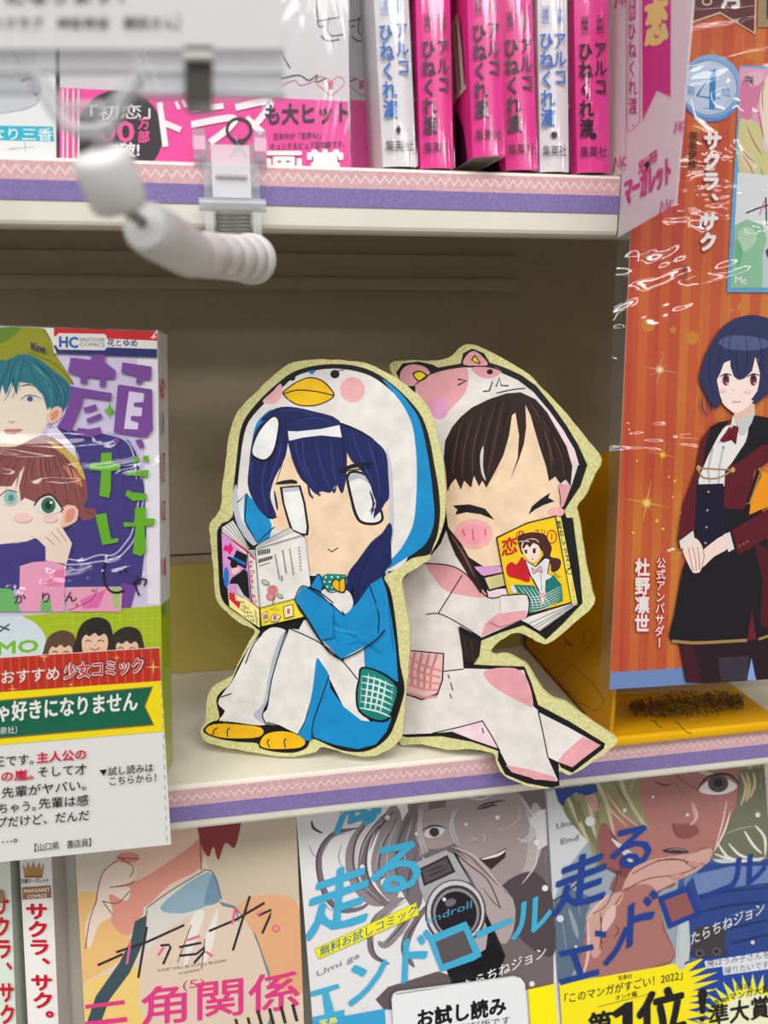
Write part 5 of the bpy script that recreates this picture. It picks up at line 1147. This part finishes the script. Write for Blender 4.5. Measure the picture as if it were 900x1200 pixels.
a.f(770, 890, 4.8)
a.g("410,340 450,260 470,60 640,40 640,560 300,560 330,500", (112, 112, 90), 0); a.ls("470,70 500,160 470,260|500,70 520,150 500,240|540,70 550,140 520,220|590,70 580,160", 18, (196, 180, 142), 1, 1)
a.ls("340,470 400,550 480,565|400,470 470,540 560,560|490,400 540,480 590,530|550,370 605,440 608,545|320,530 460,572 612,552", 16, (222, 222, 218), 1, 1); a.ls("380,420 460,390 560,370|430,330 480,400", 6, (160, 166, 160), 1, 1)
a.g("270,590 640,570 640,1080 190,1080 170,700", (44, 70, 138), 0); a.g("200,650 420,600 640,600 640,690 420,720 230,760", (108, 132, 178), 0); a.ls("240,780 400,740 640,720|230,860 420,820 640,800|380,960 500,930 640,900|400,1040 520,1010 640,980", 16, (28, 50, 108), 1, 1); a.ls("300,740 420,720 560,690|400,880 520,850 620,840|420,1000 540,980", 7, (90, 120, 176), 1, 1)
a.g("200,980 230,940 360,930 384,960 384,1110 200,1110", (62, 60, 66), 0); a.e(240, 1090, 24, 24, (92, 90, 96)); a.e(335, 1080, 24, 24, (92, 90, 96)); a.e(240, 1090, 12, 12, (34, 32, 38)); a.e(335, 1080, 12, 12, (34, 32, 38))
a.g("135,760 180,740 165,1120 120,1120", (190, 202, 206), 0)
a.l("412,290 380,400 320,520", 10, (236, 220, 214), 1, 1); a.ls("340,225 380,215|345,250 395,240|350,275 400,265|345,300 390,290", 5, (224, 206, 202), 1, 1); a.ls("330,190 335,215|360,185 368,212|390,170 402,195|260,120 240,100", 4, (110, 50, 50), 1, 1); a.l("200,240 225,320 180,375", 13, (220, 176, 168), 1, 1); a.g("90,360 150,375 215,370 235,410 160,445 110,420", (138, 78, 78)); a.ls("100,120 180,210 300,265|200,90 150,150", 5, (170, 150, 110), 1, 1)
a.g("40,515 90,500 160,512 175,525 100,526", (66, 44, 46)); a.l("60,512 110,504 165,516", 5, (170, 160, 150), 1, 1)
a.ls("0,570 110,560 230,600|150,560 270,500 305,520|70,660 140,650 155,670|165,580 210,605 250,590", 5, (96, 48, 48)); a.g("150,560 270,502 308,518 290,560 240,580", (204, 160, 150)); a.g("168,582 215,575 252,592 215,606", (200, 140, 134)); a.g("72,655 130,645 155,665 100,676", (200, 140, 134))
a.f(630, 880, k4)
for x, y, r in ((205, 275, 20), (585, 250, 7), (340, 232, 8), (88, 655, 14), (840, 748, 8), (860, 250, 10), (150, 765, 6), (450, 180, 6)): a.e(x, y, r, r, (216, 214, 214), 0, 12)
a.part('title_lettering')
DB = (26, 62, 144)
a.g("84,200 70,150 230,130 235,160 190,175 150,160 110,190 100,218", DB, 0)
a.h("走", (62, 630), (262, 555), 220, DB, .03, .08); a.h("る", (285, 460), (440, 430), 190, DB, .03, .05); a.h("Umi", (75, 305), (140, 290), 32, (110, 124, 140)); a.h("End", (92, 365), (160, 348), 32, (110, 124, 140))
a.l("85,795 218,765", 22, DB, 0); a.l("140,790 168,870", 24, DB, 0); a.l("88,905 240,862", 22, DB, 0); a.l("225,712 268,718", 22, DB, 0); a.l("262,835 310,775 350,690", 20, DB)
a.h("ド", (350, 760), (462, 690), 200, DB, .03, .05); a.g("470,570 590,525 642,640 512,695", DB, 0); a.g("496,584 580,552 612,632 524,668", SK3, 0); a.l("642,572 760,525", 18, DB, 0); a.h("ル", (740, 545), (890, 500), 150, DB, .03, .05)
a.h("たらちねジョン", (600, 755), (885, 630), 54, (226, 224, 226), .01); a.done()
BN = [RP.hit(*p) for p in ((655.2, 1153), (905, 1109), (930, 1345), (670, 1385))]
mb = MB(); mb.hexa(BN, RP.n*.0004, RP.n*.0001, M((250, 232, 14), .3)); ob = mb.build('obi_band', bk4)
a = Art(RP, ob, .0005, .3); a.clip = [(655.2, 1153), (905, 1109), (930, 1345), (670, 1385)]
a.f(630, 880, k4).part('band_print')
a.f(650, 1080, 3.6)
a.g("560,158 545,183 636,150 562,212 664,186 572,236 690,212 584,262 694,246 580,292 690,284 572,318 664,318 566,344 650,350 562,374 655,392 556,412 640,436 556,470 960,470 960,90", (30, 70, 160), 0)
a.f(630, 880, k4)
a.g([(845+(235 if i % 2 else 165)*math.cos(i*math.pi/36-2.9), 1085+(215 if i % 2 else 150)*math.sin(i*math.pi/36-2.9)) for i in range(72)], (238, 236, 60), 0); a.e(845, 1085, 150, 136, (240, 240, 200))
a.g("650,822 930,778 930,815 660,850", (224, 224, 232), 0); a.g("722,842 930,810 930,848 726,876", (224, 224, 232), 0); a.h("「俺はうみ子さんを", (650, 845), (905, 806), 32, (40, 44, 80)); a.h("撮りたいです」", (730, 870), (915, 842), 30, (40, 44, 80))
a.h("宝島社", (314, 895), (370, 886), 20, BLK, .01); a.h("「このマンガがすごい！2022」", (106, 985), (566, 890), 42, BLK, .012); a.h("オンナ編", (305, 975), (388, 956), 24, BLK, .01); a.l("235,1000 455,945", 2, (80, 80, 40), 0)
a.h("第", (200, 1120), (290, 1105), 110, BLK, .04); a.f(650, 1080, 3.6); a.g("236,388 300,342 330,336 330,470 286,470 286,394 258,408", BLK, 0); a.g("604,296 618,284 634,282 643,294 634,388 614,390", BLK, 0); a.e(622, 412, 12, 11, BLK); a.f(630, 880, k4); a.h("位", (392, 1112), (575, 1068), 185, BLK, .05)
a.h("第12回", (775, 935), (835, 925), 26, (60, 60, 60)); a.h("ananマンガ大賞", (690, 988), (905, 940), 32, BLK, .02); a.h("準大賞", (672, 1072), (905, 1032), 92, BLK, .03)
a.done()
# ================================================================ FOREGROUND SIGN CLIP
CP = clear('clear_plastic', base=(236, 238, 240), body=.16, gloss=.06, rough=.2)
CPF = clear('frosted_plastic', base=(236, 237, 239), body=.34, gloss=.08, rough=.2)
WP = M((226, 226, 226), .35, 'paper', .5)
ch = thing('sign_clip', 'white jointed sign arm clamped to the upper shelf edge by a clear plastic clip', 'clip', at(268, 235, .985))
# clamp: two ears, pressing plate, hinge bar, spring, lower jaw
def prism(pts, Y0, Y1, m, mb, side):
    """profile given in (Y, z) swept over a small width in x"""
    mb.hexa([U(side[0], y, z) for y, z in pts], V((0, 0, 0)), V(((side[1]-side[0])*S, 0, 0)), m)
yz_ = [(1.03, .172), (1.03, .190), (1.012, .192), (.998, .178), (.990, .165), (.985, .140), (.975, .125), (.965, .110), (.960, .085), (.955, .062), (.965, .055), (.985, .066), (.985, .095), (.992, .118), (.9965, .135), (.9965, .165), (1.003, .172)]
xs = [at(x, 240, .985).x/S for x in (240, 250, 295, 305)]
mb = MB()
for sd in ((xs[0], xs[1]), (xs[2], xs[3])):
    prism(yz_, 0, 0, CP, mb, sd)
o = mb.build('side_arms', ch)
for sd, nm in (((xs[0]-.010, xs[0]+.004), 'ear'), ((xs[3]-.004, xs[3]+.010), 'ear')):
    mb = MB(); cx = (sd[0]+sd[1])/2; R0 = [(1.035, .175), (1.035, .19), (1.025, .203), (1.008, .205), (.996, .195), (.99, .18), (.9905, .17), (.998, .163), (.9985, .176), (1.01, .178)]
    prism(R0, 0, 0, CP, mb, sd); mb.build('ear', ch)
mb = MB(); mb.hexa([U(xs[1], .996, .186), U(xs[2], .996, .186), U(xs[2], .985, .128), U(xs[1], .985, .128)], V((0, 0, 0)), V((0, -.0012, 0)), CPF); mb.box(U(xs[1]+.004, .980, .150), U(xs[2]-.004, .990, .153), CPF); mb.build('pressing_plate', ch)
mb = MB(); mb.tube([U(xs[0]-.006, .972, .119), U(xs[3]+.006, .972, .119)], .0022, CPF, 12); mb.build('hinge_bar', ch)
mb = MB()
for i in range(7): mb.tube([U(xs[1]+.004, .973-.011*math.sin(t/8*3.1), .116-.0045*t) if 0 else U(xs[1]+.004+(xs[2]-xs[1]-.008)*t/8, .968+.004*math.sin(t*.8), .108-.0042*i) for t in range(9)], .0010, M((120, 118, 112), .3), 8)
mb.build('spring', ch)
mb = MB(); mb.hexa([U(xs[1], .975, .080), U(xs[2], .975, .080), U(xs[2], .962, .064), U(xs[1], .962, .064)], V((0, 0, 0)), V((0, -.0015, 0)), CP); mb.build('jaw_plate', ch)
# the arm: barrels joined by ball pins
def barrel(p, q, r, name, prof=None, m=WP):
    ax = q-p; L = ax.length; mb = MB()
    prof = prof or [(0, .72), (.02, .86), (.07, .96), (.14, 1), (.86, 1), (.93, .96), (.98, .86), (1, .6)]
    mb.lathe(p, ax, [(h*L, k*r) for h, k in prof], m); o = mb.build(name, ch); return o
def rad(px_, p): return px_*((p-EYE).dot(FW))/FPX
p0, p1 = at(116, 176, .55), at(143, 246, .565); barrel(p0, p1, rad(35, p0), 'arm_segment', [(0, .6), (.03, .82), (.1, .95), (.2, 1), (.85, 1), (.93, .93), (.98, .8), (1, .35)])
p2, p3 = at(168, 264, .60), at(232, 302, .68); barrel(p2, p3, rad(32, p2), 'arm_segment', [(0, .4), (.015, .8), (.05, .93), (.2, 1), (.80, 1), (.9, .94), (.97, .7), (1, .4)])
p4, p5 = at(220, 297, .70), at(296, 304, .90); r3 = rad(29, p4)
barrel(p4, p5, r3, 'swivel_base', [(0, .45), (.03, .75), (.1, .92), (.28, 1), (.32, .86), (.36, 1), (.5, 1.02), (.53, .88), (.57, 1.06), (.7, 1.1), (.73, .95), (.77, 1.14), (.87, 1.2), (.90, 1.02), (.93, 1.28), (.99, 1.3), (1, 1.1)])
mb = MB(); mb.tube([at(138, 238, .578), at(172, 264, .605)], rad(7, p2), M((150, 148, 146), .3), 10); mb.build('joint_pin', ch)
mb = MB(); mb.tube([at(288, 300, .88), at(293, 285, .962)], .0028, CPF, 10); mb.build('joint_pin', ch)
mb = MB(); mb.tube([at(124, 145, .55), at(118, 185, .565)], rad(11, p0), CPF, 12); mb.build('stem', ch)
# card holder: rails, bracket, metal clip
YH = .545
def bar(pts, rpx, nm, m, Y=YH, n=10):
    mb = MB(); w = [at(x, y, Y) for x, y in pts]; mb.tube(w, rad(rpx, w[0]), m, n); return mb.build(nm, ch)
bar([(38, 84), (52, 110), (76, 146), (92, 153), (112, 153), (130, 148), (146, 118), (162, 90)], 9, 'bracket', CPF)
bar([(56, 95), (84, 134), (116, 136), (148, 96)], 3, 'bracket', CPF)
bar([(82, 124), (124, 124)], 5, 'bracket', CPF)
def plate(x0, y0, x1, y1, nm, m, Y, th=.002):
    mb = MB(); mb.hexa([at(x0, y0, Y), at(x1, y0, Y), at(x1, y1, Y), at(x0, y1, Y)], V((0, 0, 0)), V((0, th, 0)), m); return mb.build(nm, ch)
plate(-90, 54, 333, 83, 'upper_rail', CPF, YH+.01, .003)
bar([(-90, 84), (40, 84)], 4, 'rail_edge', CPF); bar([(160, 84), (332, 84)], 4, 'rail_edge', CPF)
plate(158, 86, 334, 112, 'lower_rail', CP, YH, .004); bar([(160, 109), (334, 109)], 4, 'rail_edge', CPF)
plate(-90, 86, 40, 106, 'lower_rail', CP, YH, .004)
DM_ = M((70, 66, 62), .25, 'paper', .6)
mb = MB(); a0 = YH-.012; mb.hexa([at(216, 56, a0), at(250, 56, a0), at(249, 120, a0), at(217, 120, a0)], V((0, 0, 0)), V((0, -.0012, 0)), DM_)
mb.tube([at(216, 67, a0-.006), at(250, 67, a0-.006)], rad(6, at(230, 67, a0)), M((196, 194, 190), .25), 12); mb.hexa([at(217, 116, a0), at(249, 116, a0), at(249, 121, a0), at(217, 121, a0)], V((0, -.001, 0)), V((0, .008, 0)), DM_); mb.build('metal_spring_clip', ch)
# the card it holds
cpl = Plane(at(160, 30, YH+.006), V((0, -1, 0)))
cc = thing('handwritten_credit_card' if 0 else 'information_card', 'blurred white printed card held in the clear rail at the top left', 'card', at(160, 57, YH+.006))
slab(cpl, "-120,-260 331,-260 331,57 -120,57", .0004, M((222, 222, 222), .5), 'card', cc)
slab(cpl, "-120,-260 334,-260 334,60 -120,60", .0003, clear('card_cover_film', body=.04, gloss=.05, rough=.1), 'cover_film', cc, .001)
a = Art(cpl, cc, .0001, .5); a.clip = P('-120,-260 331,-260 331,57 -120,57')
a.f(0, 0, 2.5).part('card_lettering')
a.h("りクラブ　神松寺店　横田さん］", (-20, 84), (525, 82), 40, (60, 58, 60), .03); a.h("になります！", (20, 8), (360, 4), 60, (60, 58, 60), .05)
a.done()
